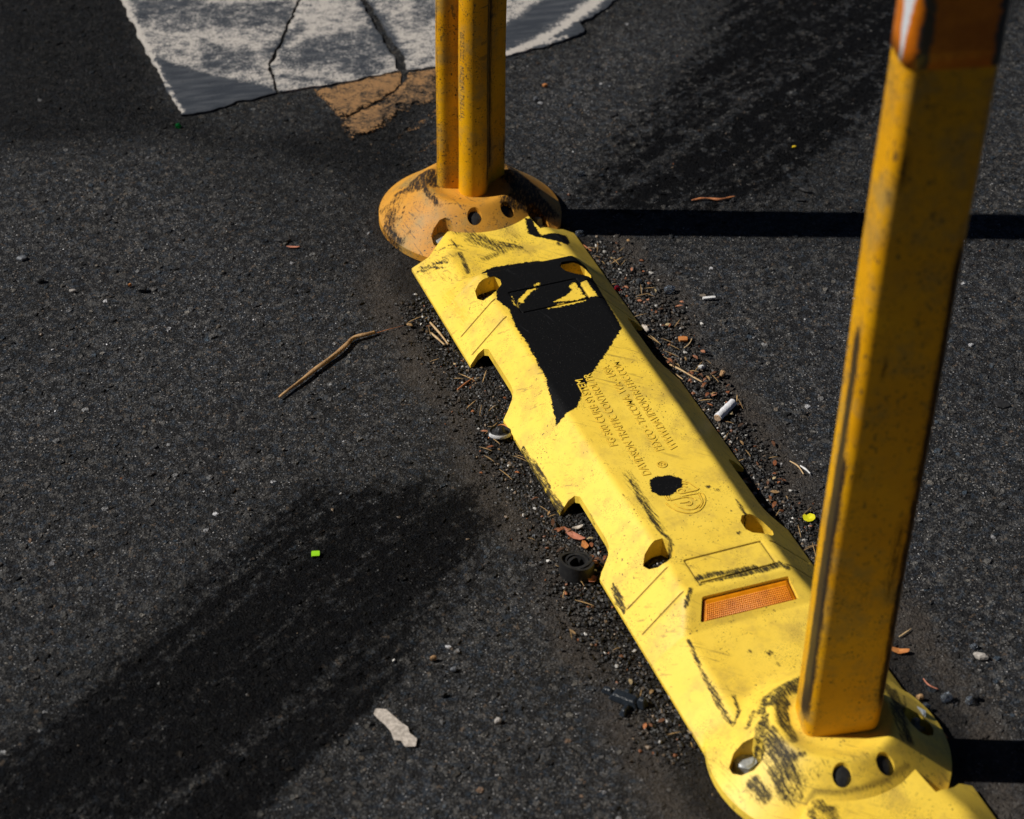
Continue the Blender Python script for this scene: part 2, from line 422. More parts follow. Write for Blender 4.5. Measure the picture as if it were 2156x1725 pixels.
def curb_attrs(XY, A, co, nP):
    q = [hit(p[0], p[1], H_curb) for p in BLACK]
    d = sdf(XY, q) * 1000
    for b in BARE:
        qb = [hit(p[0], p[1], H_curb) for p in b]; d = np.maximum(d, -sdf(XY, qb) * 1000 - .2)
    q = [hit(p[0], p[1], H_curb) for p in [(1367, 1012), (1380, 1004), (1415, 1001), (1435, 1009), (1438, 1024), (1425, 1036), (1408, 1046), (1388, 1044), (1372, 1034)]]
    d = np.minimum(d, sdf(XY, q) * 1000 - .3)
    # black on the far right corner
    q = [hit(*z8(*p), H_curb) for p in [(248, 0), (330, 0), (455, 225), (620, 205), (810, 235), (855, 330), (810, 360), (620, 290), (400, 250), (290, 200)]]
    d = np.minimum(d, sdf(XY, q) * 1000)
    inner = co[:, 2] < H_curb0(XY[:, 0], XY[:, 1]) - .004
    d[inner & (XY[:, 0] < .8)] = 50
    A['paint'] = np.clip(d, -50, 50)
    strokes(A, XY, H_curb, [
        ([(1328, 1012), (1346, 1048), (1369, 1084), (1394, 1122)], 2.3, .95), ([(1322, 1000), (1350, 1048), (1372, 1082), (1390, 1115)], 6.5, .5), ([(1392, 1122), (1405, 1130), (1416, 1148)], 2.2, .9),
        ([(1550, 1052), (1562, 1070), (1572, 1090)], 2.0, .95), ([(1566, 1092), (1580, 1112)], 1.8, .8),
        ([(1470, 1217), (1500, 1210), (1520, 1207)], 4.0, .9), ([(1535, 1207), (1560, 1202), (1590, 1197)], 4.5, 1.0), ([(1605, 1200), (1640, 1188), (1655, 1196)], 4.2, 1.0),
        ([(1455, 1240), (1448, 1262), (1444, 1278)], 2.5, .9),
        ([(1449, 1350), (1475, 1410), (1510, 1480), (1540, 1523)], 1.9, 1.0), ([(1545, 1528), (1556, 1500), (1545, 1465)], 1.8, .95), ([(1545, 1465), (1520, 1435)], 1.2, .5),
        ([(1600, 1500), (1612, 1470), (1650, 1445), (1690, 1430)], 4.5, .75), ([(1625, 1480), (1640, 1460), (1680, 1450)], 5.0, 1.0),
        ([(1640, 1480), (1645, 1515), (1672, 1558)], 5.0, 1.0), ([(1585, 1500), (1575, 1530)], 3.0, .7),
        ([(1600, 1530), (1640, 1570), (1665, 1600)], 5.0, .95), ([(1665, 1600), (1690, 1590)], 3.0, .8),
        ([(1620, 1580), (1650, 1640), (1665, 1680)], 9.0, .62), ([(1585, 1650), (1612, 1680)], 6.0, .9), ([(1650, 1600), (1688, 1650)], 7, .5),
        ([(1860, 1440), (1890, 1480), (1900, 1520)], 7.0, .9), ([(1900, 1520), (1915, 1560)], 5, .8),
        ([(965, 488), (1005, 498), (1045, 515), (1075, 522)], 8, .62), ([(985, 505), (1060, 530)], 6, .6), ([(1020, 545), (1050, 533)], 6, .6), ([(1060, 480), (1090, 500)], 6, .4), ([(1080, 520), (1120, 530)], 6, .4), ([(880, 575), (960, 585)], 6, .36), ([(900, 562), (955, 540)], 7, .42),
        ([(968, 532), (976, 552), (986, 574)], 3.0, .95), ([(948, 505), (962, 520)], 1.8, .8), ([(925, 527), (968, 516), (975, 520)], 1.3, .7),
        ([(1175, 612 - 100), (1180, 516)], 2.2, 1.0),
        ([(1080, 930), (1100, 975), (1128, 1020)], 2.5, .65), ([(1150, 1040), (1180, 1078)], 3.0, .9), ([(1185, 1079), (1192, 1082)], 3.0, .9),
        ([(1290, 1240), (1302, 1272)], 2.5, .8), ([(1110, 1000), (1120, 985)], 2.5, .6), ([(1716, 1668), (1780, 1672), (1850, 1655), (1905, 1628)], 2.2, .42), ([(1500, 1600), (1560, 1690)], 10, .3), ([(1740, 1610), (1700, 1640)], 8, .35), ([(1780, 1590), (1850, 1600)], 8, .3),
        ([(1240, 1040 + 40), (1252, 1100)], 1.0, .4), ([(1310, 1040), (1330, 1060), (1345, 1078)], 1.0, .5),
        ([(1622, 1375)], 3.5, .95), ([(1578, 1372)], 3, .7), ([(1640, 1398)], 4.0, .5), ([(1491, 1025)], 2.4, 1.0), ([(1510, 1032)], 2.6, 1.0), ([(1556, 1122)], 2.4, 1.0),
        ([(1484, 1178)], 1.4, 1.0)])
    gs = np.random.default_rng(3)
    for a, b, n, sp, w0 in (((1628, 1560), (1672, 1690), 16, 34, 1.5), ((1600, 1530), (1650, 1600), 10, 26, 1.6), ((1612, 1480), (1600, 1560), 8, 16, 1.5), ((1640, 1455), (1660, 1540), 8, 16, 2.0), ((1585, 1640), (1612, 1690), 6, 14, 2.2), ((1880, 1450), (1910, 1560), 9, 22, 2.0),
                            ((985, 492), (1065, 528), 9, 18, 1.4), ((1040, 505), (1110, 522), 6, 14, 1.2), ((880, 570), (955, 560), 6, 10, 1.2), ((1325, 1010), (1400, 1128), 5, 5, 1.4), ((1450, 1355), (1542, 1524), 3, 4, 1.3), ((1085, 935), (1192, 1082), 6, 6, 1.8), ((1290, 1225), (1320, 1300), 4, 6, 1.8), ((1460, 1230), (1655, 1190), 4, 6, 1.6)):
        for i in range(n):
            o = gs.normal(0, 1, 2) * sp * .42; u0, u1 = sorted(gs.random(2)); u0 *= .7; u1 = max(u1, u0 + .25)
            A0 = np.array(a, float); B0 = np.array(b, float)
            dd = (B0 - A0); pp = np.array([-dd[1], dd[0]]) / np.linalg.norm(dd) * o[0]
            p0 = A0 + dd * u0 + pp; p1 = A0 + dd * u1 + pp * .8; pm = (p0 + p1) / 2 + gs.normal(0, 2, 2)
            strokes(A, XY, H_curb, [([tuple(p0), tuple(pm), tuple(p1)], w0 * (.6 + .8 * gs.random()), .65 + .6 * gs.random())])
    qa = [hit(*p, H_curb) for p in [(1700, 1692), (1714, 1667), (1760, 1671), (1810, 1664), (1860, 1646), (1912, 1614)]]
    A['groove'] = np.maximum(A['groove'], .75 * np.clip(1.4 - polydist(XY, qa, False) / .0022, 0, 1))
    q = [hit(p[0], p[1], H_curb) for p in [(930, 615), (940, 610), (985, 670), (975, 685)]]
    A['stain'] = np.clip(.6 - sdf(XY, q) / .006, 0, 1) * .8
OUT = curb_outline(0)
holes, BOLT1, BOLT2 = curb_holes()

# ------------------------------------------------------------------ ROAD
PERS = {'skid': [[(1560, -60), (1480, 110), (1330, 270), (1225, 380), (1190, 445), (1560, 452), (1660, 400), (1790, 300), (1880, 200), (2010, 40), (2080, -60)],
                 [(650, 1030), (560, 1110), (400, 1260), (160, 1480), (-60, 1620), (-60, 1820), (470, 1820), (640, 1620), (860, 1350), (985, 1190), (1040, 1100), (1000, 1030), (800, 1015)]],
        'wear': [[(1210, 530), (2300, 560), (2300, 1800), (2020, 1800), (1800, 1250), (1560, 960), (1330, 650)], [(2120, 60), (2300, 60), (2300, 480), (2060, 480)], [(1090, 130), (1400, 60), (1330, 230), (1190, 420), (1100, 330)], [(640, 1800), (900, 1420), (1020, 1180), (1130, 1110), (1330, 1400), (1470, 1620), (1560, 1800)], [(-80, 330), (330, 330), (600, 560), (860, 640), (1000, 900), (500, 1060), (200, 1330), (-80, 1480)]],
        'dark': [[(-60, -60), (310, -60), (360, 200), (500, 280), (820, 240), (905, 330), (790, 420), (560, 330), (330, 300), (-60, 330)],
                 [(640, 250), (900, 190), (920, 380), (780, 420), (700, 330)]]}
def road():
    xs = np.concatenate([np.linspace(-60, -3, 14), np.linspace(-2.6, -1.0, 9), np.arange(-.92, .92, .008), np.linspace(1.0, 2.6, 9), np.linspace(3, 60, 14)])
    ys = np.concatenate([np.linspace(-40, -.5, 10), np.linspace(0, 1.0, 7), np.arange(1.08, 2.86, .008), np.linspace(2.95, 4.5, 9), np.linspace(5, 90, 16)])
    X, Y = np.meshgrid(xs, ys); P = np.stack([X.ravel(), Y.ravel()], 1)
    near = (np.abs(P[:, 0]) < 1.0) & (P[:, 1] > 1.05) & (P[:, 1] < 2.9)
    Z = np.zeros(len(P)); idx = np.where(near)[0]
    w = vnoise(P[idx], 6, 3.1) * .0016 + vnoise(P[idx], 22, 7.6) * .0006
    fade = np.clip(np.minimum(1 - np.abs(P[idx, 0]) / .95, 1), 0, .2) * 5
    Z[idx] = (w - .0016) * fade
    nx = len(xs); q = np.arange(len(P)).reshape(len(ys), nx)
    quads = np.stack([q[:-1, :-1].ravel(), q[:-1, 1:].ravel(), q[1:, 1:].ravel(), q[1:, :-1].ravel()], 1)
    sk = np.zeros(len(P)); dk = np.zeros(len(P)); we = np.zeros(len(P))
    def field(P, key, soft):
        f = np.zeros(len(P))
        for pl in PERS[key]:
            f = np.maximum(f, np.clip(.5 - sdf(P, [un(*p) for p in pl]) / soft, 0, 1))
        return f
    # dirt that gathers along the curb
    def dirt(P):
        rel = P - F; loc = np.stack([rel @ D, -(rel @ Nn)], 1)
        d = np.maximum(sdf(loc, OUT), 0)
        along = np.clip((loc[:, 0] + .02) / .12, 0, 1)
        db = np.maximum(np.hypot(loc[:, 0], loc[:, 1]) - .102, 0)
        return np.clip(1 - d / .050, 0, 1) * along * 1.0, np.clip(1 - np.abs(d - .045) / .05, 0, 1) * along, np.clip(1 - db / .03, 0, 1) * .6
    near_i = np.where((np.abs(P[:, 0]) < .95) & (P[:, 1] > 1.0) & (P[:, 1] < 2.9))[0]
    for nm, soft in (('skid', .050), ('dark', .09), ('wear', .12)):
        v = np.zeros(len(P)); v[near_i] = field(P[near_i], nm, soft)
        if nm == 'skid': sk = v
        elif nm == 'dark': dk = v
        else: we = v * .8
    d1, d2, d3 = dirt(P[near_i]); dd = np.zeros(len(P)); ds = np.zeros(len(P)); dd[near_i] = np.maximum(d1, d3); ds[near_i] = d2
    # stones showing in the surface: low faceted lumps, part of the road itself
    def stones(n, smin, smax, seed, hgt):
        g = np.random.default_rng(seed)
        y = 1.12 + (2.72 - 1.12) * g.random(n * 2); x = (g.random(n * 2) - .5) * 2 * (.30 + .16 * (y - .9) / 1.0 + .08)
        P2 = np.stack([x, y], 1)[:n]
        s = smin + (smax - smin) * g.random(n) ** 2.2
        k = 6; ang = g.random(n)[:, None] * 6.3 + np.arange(k) / k * 2 * np.pi + g.normal(0, .22, (n, k))
        rad = s[:, None] * (.7 + .5 * g.random((n, k))); el = (.6 + .4 * g.random(n))[:, None]; ro = g.random(n)[:, None] * np.pi
        def ring(f, zf):
            a = np.cos(ang) * rad * f; b = np.sin(ang) * rad * el * f
            xx = a * np.cos(ro) - b * np.sin(ro) + P2[:, :1]; yy = a * np.sin(ro) + b * np.cos(ro) + P2[:, 1:]
            return np.stack([xx, yy, np.broadcast_to(zf, xx.shape) + g.normal(0, 1, xx.shape) * (s * hgt * .12)[:, None] * (f < 1)], 2)
        top = (s * hgt * (.35 + .65 * g.random(n)))[:, None]
        base = -.0012 + np.zeros((n, 1)) + (vnoise(P2, 6, 3.1) * .0016 + vnoise(P2, 22, 7.6) * .0006 - .0008)[:, None]
        r1 = ring(1.0, base - .0012); r2 = ring(.66, base + top)
        co = np.concatenate([r1, r2], 1).reshape(-1, 3)
        o = np.arange(n)[:, None] * (2 * k)
        tr = []
        for i in range(k):
            j = (i + 1) % k; tr += [(i, j, k + j), (i, k + j, k + i)]
        for i in range(1, k - 1): tr.append((k, k + i, k + i + 1))
        tr = np.array(tr); tris = (o[:, :, None] + tr[None]).reshape(-1, 3)
        pal = np.array([(.058, .056, .054), (.082, .079, .074), (.030, .031, .034), (.030, .042, .056), (.115, .107, .094), (.013, .013, .013), (.12, .10, .078), (.17, .17, .17), (.11, .07, .045), (.42, .42, .43)])
        pr = np.array([.25, .16, .18, .12, .09, .12, .02, .032, .010, .012]); pr /= pr.sum()
        c = pal[g.choice(len(pal), n, p=pr)] * (.25 + 1.35 * g.random((n, 1)) ** 1.3)
        cc = np.repeat(c, 2 * k, 0)
        return co, tris, cc, P2
    A = stones(15000, .0011, .0056, 5, .42); B = stones(46000, .0006, .0019, 6, .7)
    n0 = len(P); co = np.concatenate([np.column_stack([P, Z]), A[0], B[0]])
    tris = np.concatenate([A[1] + n0, B[1] + n0 + len(A[0])])
    me = mesh_np('road', co, tris, quads, True)
    sm = np.ones(len(me.polygons), bool); sm[:len(tris)] = False; me.polygons.foreach_set('use_smooth', sm)
    def per(PP, k): return np.repeat(PP, k)
    extra = [A[3], B[3]]
    allv = {'wear': [we], 'skid': [sk], 'dark': [dk], 'dirt': [dd], 'dust': [ds]}
    for E in extra:
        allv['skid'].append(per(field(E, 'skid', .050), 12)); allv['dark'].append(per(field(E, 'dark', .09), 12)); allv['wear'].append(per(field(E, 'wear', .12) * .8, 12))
        a, b, c = dirt(E); allv['dirt'].append(per(np.maximum(a, c), 12)); allv['dust'].append(per(b, 12))
    for k, v in allv.items(): fattr(me, k, np.concatenate(v))
    fattr(me, 'chip', np.concatenate([np.zeros(n0), np.ones(len(co) - n0)]))
    cattr(me, 'col', np.concatenate([np.full((n0, 3), .05), A[2], B[2]]))
    t = NT('asphalt')
    fine = t.noise(1500, 3, .65); mid = t.noise(240, 4, .65); big = t.noise(7, 5, .65); med = t.noise(34, 4, .6)
    v1 = t.vor(430); vc = t.vor(430, out='Color'); vc2 = t.vor(900, out='Color')
    sep = t.n.new('ShaderNodeSeparateColor'); t.l.new(vc, sep.inputs[0]); sp2 = t.n.new('ShaderNodeSeparateColor'); t.l.new(vc2, sp2.inputs[0])
    val = t.math('ADD', t.math('MULTIPLY', t.math('POWER', sep.outputs[0], 1.8), .75), t.math('MULTIPLY', t.math('POWER', sp2.outputs[0], 2.0), .45))
    tint = t.mix(t.mapr(sep.outputs[2], .35, .65), (.084, .090, .100), (.104, .099, .092))
    col = t.mix(val, (.0045, .0045, .005), tint)
    col = t.mix(t.math('MULTIPLY', t.mapr(sp2.outputs[1], .962, .970), .9), col, (.40, .39, .38))
    col = t.mix(t.mapr(v1, .30, .62, 0, .85), col, (.004, .004, .0045))
    col = t.mix(t.attr('chip'), col, t.attr('col', 'Color'))
    col = t.mix(t.math('MULTIPLY', t.mapr(big, .42, .56), .42), col, t.mix(.45, col, (.0, .0, .0)))
    m2 = t.noise(85, 5, .72)
    col = t.mix(t.mapr(m2, .495, .57, 0, .82), col, (.0055, .0057, .0066))
    col = t.mix(t.mapr(t.noise(75, 5, .75, (1.3, 1, 1), .5), .53, .60, 0, .40), col, (.10, .096, .090))
    col = t.mix(t.mapr(t.noise(130, 4, .7), .55, .60, 0, .5), col, (.020, .030, .044))
    col = t.mix(t.mapr(t.noise(160, 3, .6, (1, 1, 1), 1.0), .64, .67, 0, .6), col, (.11, .08, .055))
    col = t.mix(t.attr('wear'), col, t.mix(1.0, col, (1.75, 1.75, 1.78), 'MULTIPLY'))
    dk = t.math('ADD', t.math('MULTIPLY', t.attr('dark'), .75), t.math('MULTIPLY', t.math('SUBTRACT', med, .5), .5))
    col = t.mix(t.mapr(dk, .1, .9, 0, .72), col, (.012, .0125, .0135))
    # brown dust and black grime by the curb
    du = t.math('ADD', t.attr('dust'), t.math('MULTIPLY', t.math('SUBTRACT', t.noise(18, 4, .6), .5), 1.6))
    col = t.mix(t.mapr(du, .30, 1.0, 0, .72), col, t.mix(t.mapr(mid, .35, .65), (.045, .036, .029), (.088, .073, .060)))
    di = t.math('ADD', t.attr('dirt'), t.math('MULTIPLY', t.math('SUBTRACT', t.noise(45, 4, .65), .5), 1.3))
    col = t.mix(t.mapr(di, .30, .62, 0, .9), col, t.mix(t.mapr(mid, .4, .7), (.011, .010, .010), (.03, .024, .019)))
    # tyre rubber: sticks to the high places, leaves pits grey
    br = t.noise(105, 6, .80, (.85, 1.2, 1), math.radians(53)); ln = t.noise(26, 3, .55, (.16, 2.2, 1), math.radians(52))
    sk = t.math('ADD', t.math('MULTIPLY', t.attr("skid"), .69), t.math('ADD', t.math('MULTIPLY', t.math('SUBTRACT', br, .5), 3.0), t.math('MULTIPLY', t.math('SUBTRACT', ln, .5), 1.2)))
    isl = t.noise(46, 5, .75)
    sx = t.n.new('ShaderNodeSeparateXYZ'); t.l.new(t.obj(), sx.inputs[0])
    far = t.mapr(sx.outputs[1], 1.7, 2.0, .18, 1.0)
    sk = t.math('SUBTRACT', sk, t.math('MULTIPLY', t.math('MULTIPLY', t.mapr(isl, .53, .63), .80), far))
    sk = t.math('ADD', sk, t.math('MULTIPLY', t.math('SUBTRACT', t.noise(9, 3, .5, (.10, 3.0, 1), math.radians(51)), .5), 1.5))
    skf = t.math('MULTIPLY', t.math('MULTIPLY', t.mapr(sk, .08, .66, 0, 1), t.mapr(sx.outputs[1], 1.7, 2.0, .88, .95)), t.mapr(t.attr('skid'), .0, .25))
    col = t.mix(skf, col, (.0040, .0042, .0050))
    h = t.math('ADD', t.math('MULTIPLY', mid, 1.0), t.math('ADD', t.math('MULTIPLY', v1, .5), t.math('ADD', t.math('MULTIPLY', fine, .4), t.math('MULTIPLY', m2, -2.0))))
    nb = t.bump(h, 1.0, .0042)
    rg = t.mapr(mid, .3, .7, .62, .82)
    t.put(t.b.inputs['Specular IOR Level'], t.mapr(t.math('MAXIMUM', skf, t.mapr(dk, .1, .9)), 0, 1, .24, .05))
    t.done(col, rg, nb, spec=.24)
    o = link('road', me, t.m); tag(o, kind='structure')
    return o
road()

# ------------------------------------------------------------------ painted road marking in the background
def slab(name, pts_px, z, mat, parent=None, step=.006, jit=.0019, rough_edge=True):
    pl = [un(*p, z) for p in pts_px]
    b = dens(pl, .006); c = b.mean(0)
    if rough_edge:
        b = b + np.stack([vnoise(b, 140, 1.3), vnoise(b, 140, 7.9)], 1) * jit * 1.6 + np.stack([vnoise(b, 40, 4.3), vnoise(b, 40, 2.9)], 1) * jit * 1.4
    o0 = c.copy(); b = b - o0
    lo = b.min(0); hi = b.max(0)
    gx, gy = np.meshgrid(np.arange(lo[0], hi[0], step), np.arange(lo[1], hi[1], step)); G = np.stack([gx.ravel(), gy.ravel()], 1)
    G = G[inside(b, G)]; G = G[polydist(G, b) > step * .5]
    V = [Vector(p) for p in b] + [Vector(p) for p in G]; n = len(b)
    vo, eo, fo, ov, oe, of = geometry.delaunay_2d_cdt(V, [(i, (i + 1) % n) for i in range(n)], [], 0, 1e-6)
    P = np.array([(v.x, v.y) for v in vo]); T = np.array([f for f in fo if len(f) == 3]); T = T[inside(b, P[T].mean(1))]
    a = P[T]; ar = np.cross(a[:, 1] - a[:, 0], a[:, 2] - a[:, 0]); T[ar < 0] = T[ar < 0][:, ::-1]
    back = {}
    for i, src in enumerate(ov):
        for q in src: back[q] = i
    zz = z + vnoise(P + o0, 30, 5.5) * .0004
    edge = np.clip(1 - polydist(P, b) / .004, 0, 1)
    co = np.column_stack([P, zz - edge * .0006]); idx = [back[i] for i in range(n)]
    co = np.concatenate([co, np.column_stack([P[idx], np.full(n, -.003)])]); ni = list(range(len(P), len(P) + n))
    quads = [(idx[i], ni[i], ni[(i + 1) % n], idx[(i + 1) % n]) for i in range(n)]
    me = mesh_np(name, co, T, np.array(quads), True); me.set_sharp_from_angle(angle=math.radians(50))
    gi = np.zeros(len(co)); W2 = co[:, :2] + o0
    for pl2, s in GRIME:
        gi = np.maximum(gi, s * np.clip(.5 - sdf(W2, [un(*p) for p in pl2]) / .012, 0, 1))
    for pl2, w, s in GLINE:
        gi = np.maximum(gi, s * np.clip(1.2 - polydist(W2, [un(*p) for p in pl2], False) / w, 0, 1))
    lt = np.zeros(len(co))
    for pl2, w in LIGHT:
        lt = np.maximum(lt, np.clip(1.3 - polydist(W2, [un(*p) for p in pl2], False) / w, 0, 1))
    fattr(me, 'grime', gi); fattr(me, 'clean', lt); fattr(me, 'edgein', np.clip(polydist(co[:, :2], b) / .012, 0, 1))
    o = link(name, me, mat, parent)
    pl_ = parent.location if parent else Vector((0, 0, 0))
    o.location = (o0[0] - pl_[0], o0[1] - pl_[1], 0)
    return o
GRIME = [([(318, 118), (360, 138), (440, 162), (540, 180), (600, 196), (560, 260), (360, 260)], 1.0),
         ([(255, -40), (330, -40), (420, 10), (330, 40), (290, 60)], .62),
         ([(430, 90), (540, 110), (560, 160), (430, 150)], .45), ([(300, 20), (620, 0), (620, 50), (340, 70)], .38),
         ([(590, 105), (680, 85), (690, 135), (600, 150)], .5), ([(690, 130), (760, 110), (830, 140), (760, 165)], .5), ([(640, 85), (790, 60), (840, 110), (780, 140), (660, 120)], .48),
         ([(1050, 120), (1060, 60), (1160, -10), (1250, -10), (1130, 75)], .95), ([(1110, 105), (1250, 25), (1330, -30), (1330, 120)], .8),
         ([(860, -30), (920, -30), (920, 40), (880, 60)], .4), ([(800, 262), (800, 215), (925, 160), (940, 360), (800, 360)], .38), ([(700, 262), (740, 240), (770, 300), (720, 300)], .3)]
GLINE = [([(630, 60), (560, 120)], .012, .5), ([(600, 165), (700, 180)], .01, .35), ([(770, 10), (840, 120)], .012, .8)]
LIGHT = [([(1105, 104), (1180, 65), (1262, 0)], .0045), ([(258, 0), (303, 92), (340, 160), (383, 238)], .003), ([(1065, 113), (1120, 98), (1190, 80)], .004)]
def paintmat(name, white, dark, thr, fade=False):
    t = NT(name)
    n1 = t.noise(62, 6, .75, (1, 1.35, 1), .2); n2 = t.noise(420, 4, .7); n3 = t.noise(11, 3, .5)
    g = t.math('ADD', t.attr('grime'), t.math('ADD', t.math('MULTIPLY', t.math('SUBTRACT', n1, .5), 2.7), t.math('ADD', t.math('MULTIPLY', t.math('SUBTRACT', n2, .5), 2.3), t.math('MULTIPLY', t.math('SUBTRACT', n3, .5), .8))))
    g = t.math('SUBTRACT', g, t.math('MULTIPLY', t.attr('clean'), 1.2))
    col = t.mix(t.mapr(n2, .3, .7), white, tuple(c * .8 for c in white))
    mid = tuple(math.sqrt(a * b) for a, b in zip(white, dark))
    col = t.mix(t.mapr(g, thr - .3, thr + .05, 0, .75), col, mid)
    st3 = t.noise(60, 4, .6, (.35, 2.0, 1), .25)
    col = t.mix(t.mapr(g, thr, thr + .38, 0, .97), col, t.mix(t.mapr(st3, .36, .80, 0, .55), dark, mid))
    col = t.mix(t.mapr(t.noise(210, 2), .70, .74), col, (.012, .012, .013))
    nb = t.bump(t.math('ADD', n2, t.math('MULTIPLY', n1, .8)), .5, .0012)
    if fade:
        g2 = t.math('ADD', g, t.math('MULTIPLY', t.math('SUBTRACT', 1.0, t.attr('edgein')), .55))
        t.put(t.b.inputs['Alpha'], t.mapr(g2, thr + .30, thr + .52, 1, 0))
    return t.done(col, .68, nb, spec=.2)
m_white = paintmat('worn_white_paint', (.48, .445, .41), (.026, .032, .043), .12)
m_orange = paintmat('worn_orange_paint', (.30, .165, .072), (.020, .018, .017), .14, True)
mk = empty('road_marking', (*un(760, 60), 0)); tag(mk, kind='structure')
slab('paint_slab', [(90, -330), (255, -5), (300, 88), (340, 160), (384, 240), (430, 235), (500, 215), (582, 194), (568, 152), (562, 135), (580, 105), (598, 60), (633, -5), (740, -330)], .0018, m_white, mk)
slab('paint_slab', [(746, -330), (640, -5), (604, 62), (588, 104), (570, 136), (577, 155), (590, 192), (662, 181), (760, 164), (838, 148), (833, 128), (800, 75), (752, -5), (640, -330)][::1], .0019, m_white, mk) if False else \
slab('paint_slab', [(746, -330), (640, -5), (604, 62), (588, 104), (570, 136), (577, 155), (590, 192), (662, 181), (760, 164), (838, 148), (833, 128), (800, 75), (758, -5), (880, -330)], .0019, m_white, mk)
slab('paint_slab', [(900, -330), (772, -5), (820, 72), (850, 118), (858, 146), (918, 141), (990, 130), (1065, 115), (1128, 100), (1190, 82), (1230, 66), (1222, 45), (1255, 30), (1300, -5), (1700, -330)], .0017, m_white, mk)
mk2 = empty('road_marking', (*un(800, 220), 0)); tag(mk2, kind='structure')
slab('paint_slab', [(664, 187), (760, 168), (842, 151), (846, 176), (790, 215), (735, 240), (712, 243), (690, 215)], .0014, m_orange, mk2)
slab('paint_slab', [(716, 247), (738, 243), (792, 219), (848, 179), (860, 152), (925, 144), (925, 212), (860, 232), (800, 268), (740, 291), (722, 268)], .0013, m_orange, mk2)
slab('paint_slab', [(796, 322), (858, 270), (925, 226), (925, 236), (862, 282), (806, 322)], .0009, m_orange, mk2)
slab('paint_slab', [(842, 348), (925, 284), (925, 296), (860, 346)], .0009, m_orange, mk2)

# ------------------------------------------------------------------ CURBS
def base_empty(name, x, label, cat, group=None):
    w = world(x, 0, 0); e = empty(name, w, ANG); tag(e, label, cat, group); return e
def is_low(p): return False
def end_lip(p): return p[0] < .098 or p[0] > .83
GRP = 'yellow curb units laid end to end'
curb = base_empty('traffic_curb', 0, 'long yellow plastic curb unit with a black painted patch, raised lettering and an amber reflector', 'traffic curb', GRP)
me = shell('curb_body', OUT, holes, H_curb, .0021, m_curb, GROOVE, curb_attrs, lip=end_lip)
link('body', me, None, curb)
def bolt(parent, p, z, s=1.0, tilt=.0, rot=.4):
    bm = bmesh.new()
    prof = [(.0105, 0), (.0105, .0022), (.0080, .0026)]
    bmesh.ops.create_cone(bm, cap_ends=True, segments=24, radius1=.0108 * s, radius2=.0100 * s, depth=.0026 * s, matrix=Matrix.Translation((0, 0, .0013 * s)))
    r = bmesh.ops.create_cone(bm, cap_ends=True, segments=6, radius1=.0082 * s, radius2=.0080 * s, depth=.0062 * s, matrix=Matrix.Translation((0, 0, .0056 * s)))
    bmesh.ops.create_cone(bm, cap_ends=True, segments=20, radius1=.0068 * s, radius2=.0056 * s, depth=.0010 * s, matrix=Matrix.Translation((0, 0, .0091 * s)))
    me = bm_mesh('bolt', bm)
    o = link('bolt', me, m_steel, parent, (p[0], p[1], z)); o.rotation_euler = (tilt, tilt * .5, rot)
    return o
bolt(curb, BOLT1, .0030, 1.30, .06); bolt(curb, BOLT2, .0085, 1.15, -.05, 1.0)
def plugs(parent, pts, H, r, dep):
    for p in pts:
        bm = bmesh.new(); k = 18; rings = []
        for f, dz in ((.97, -.001), (.93, 0), (.45, .0006)):
            q = np.array(circ(p, r * f, k)); z = H(q[:, 0], q[:, 1]) - dep + dz
            rings.append([bm.verts.new((a[0] - p[0], a[1] - p[1], b)) for a, b in zip(q, z)])
        for a, b in zip(rings, rings[1:]):
            for i in range(k): bm.faces.new((a[i], a[(i + 1) % k], b[(i + 1) % k], b[i]))
        bm.faces.new(rings[-1]); link('pin_plug', bm_mesh('pin_plug', bm, True, 50), m_black, parent, (p[0], p[1], 0))
def fills(parent):
    for h in holes[:4]:
        q = np.array(h['poly']); c = q.mean(0); q = c + (q - c) * 1.01; n = len(q); z = h['floor'] + .0006
        g = np.random.default_rng(n); zo = np.minimum(H_curb0(q[:, 0], q[:, 1]) - .0029, z); rows = [np.column_stack([c + (q - c) * f, zo * k + z * (1 - k) + g.normal(0, .0006, n) * (f < 1)]) for f, k in ((1, 1), (.75, .6), (.4, .15))]
        co = np.concatenate(rows + [np.array([[c[0], c[1], z]])]); co[:, :2] -= c
        qd = [(a * n + i, a * n + (i + 1) % n, (a + 1) * n + (i + 1) % n, (a + 1) * n + i) for a in range(2) for i in range(n)]
        ar = sum(q[i][0] * q[(i + 1) % n][1] - q[(i + 1) % n][0] * q[i][1] for i in range(n))
        tr = [(2 * n + i, 2 * n + (i + 1) % n, 3 * n) for i in range(n)]
        qd = np.array(qd); tr = np.array(tr)
        if ar < 0: qd = qd[:, ::-1]; tr = tr[:, ::-1]
        link('dirt_fill', mesh_np('dirt_fill', co, tr, qd), m_grime, parent, (c[0], c[1], 0))
fills(curb)
plugs(curb, [hit(1773, 1632, H_curb), hit(1864, 1608, H_curb)], H_curb, .0080, .0035)
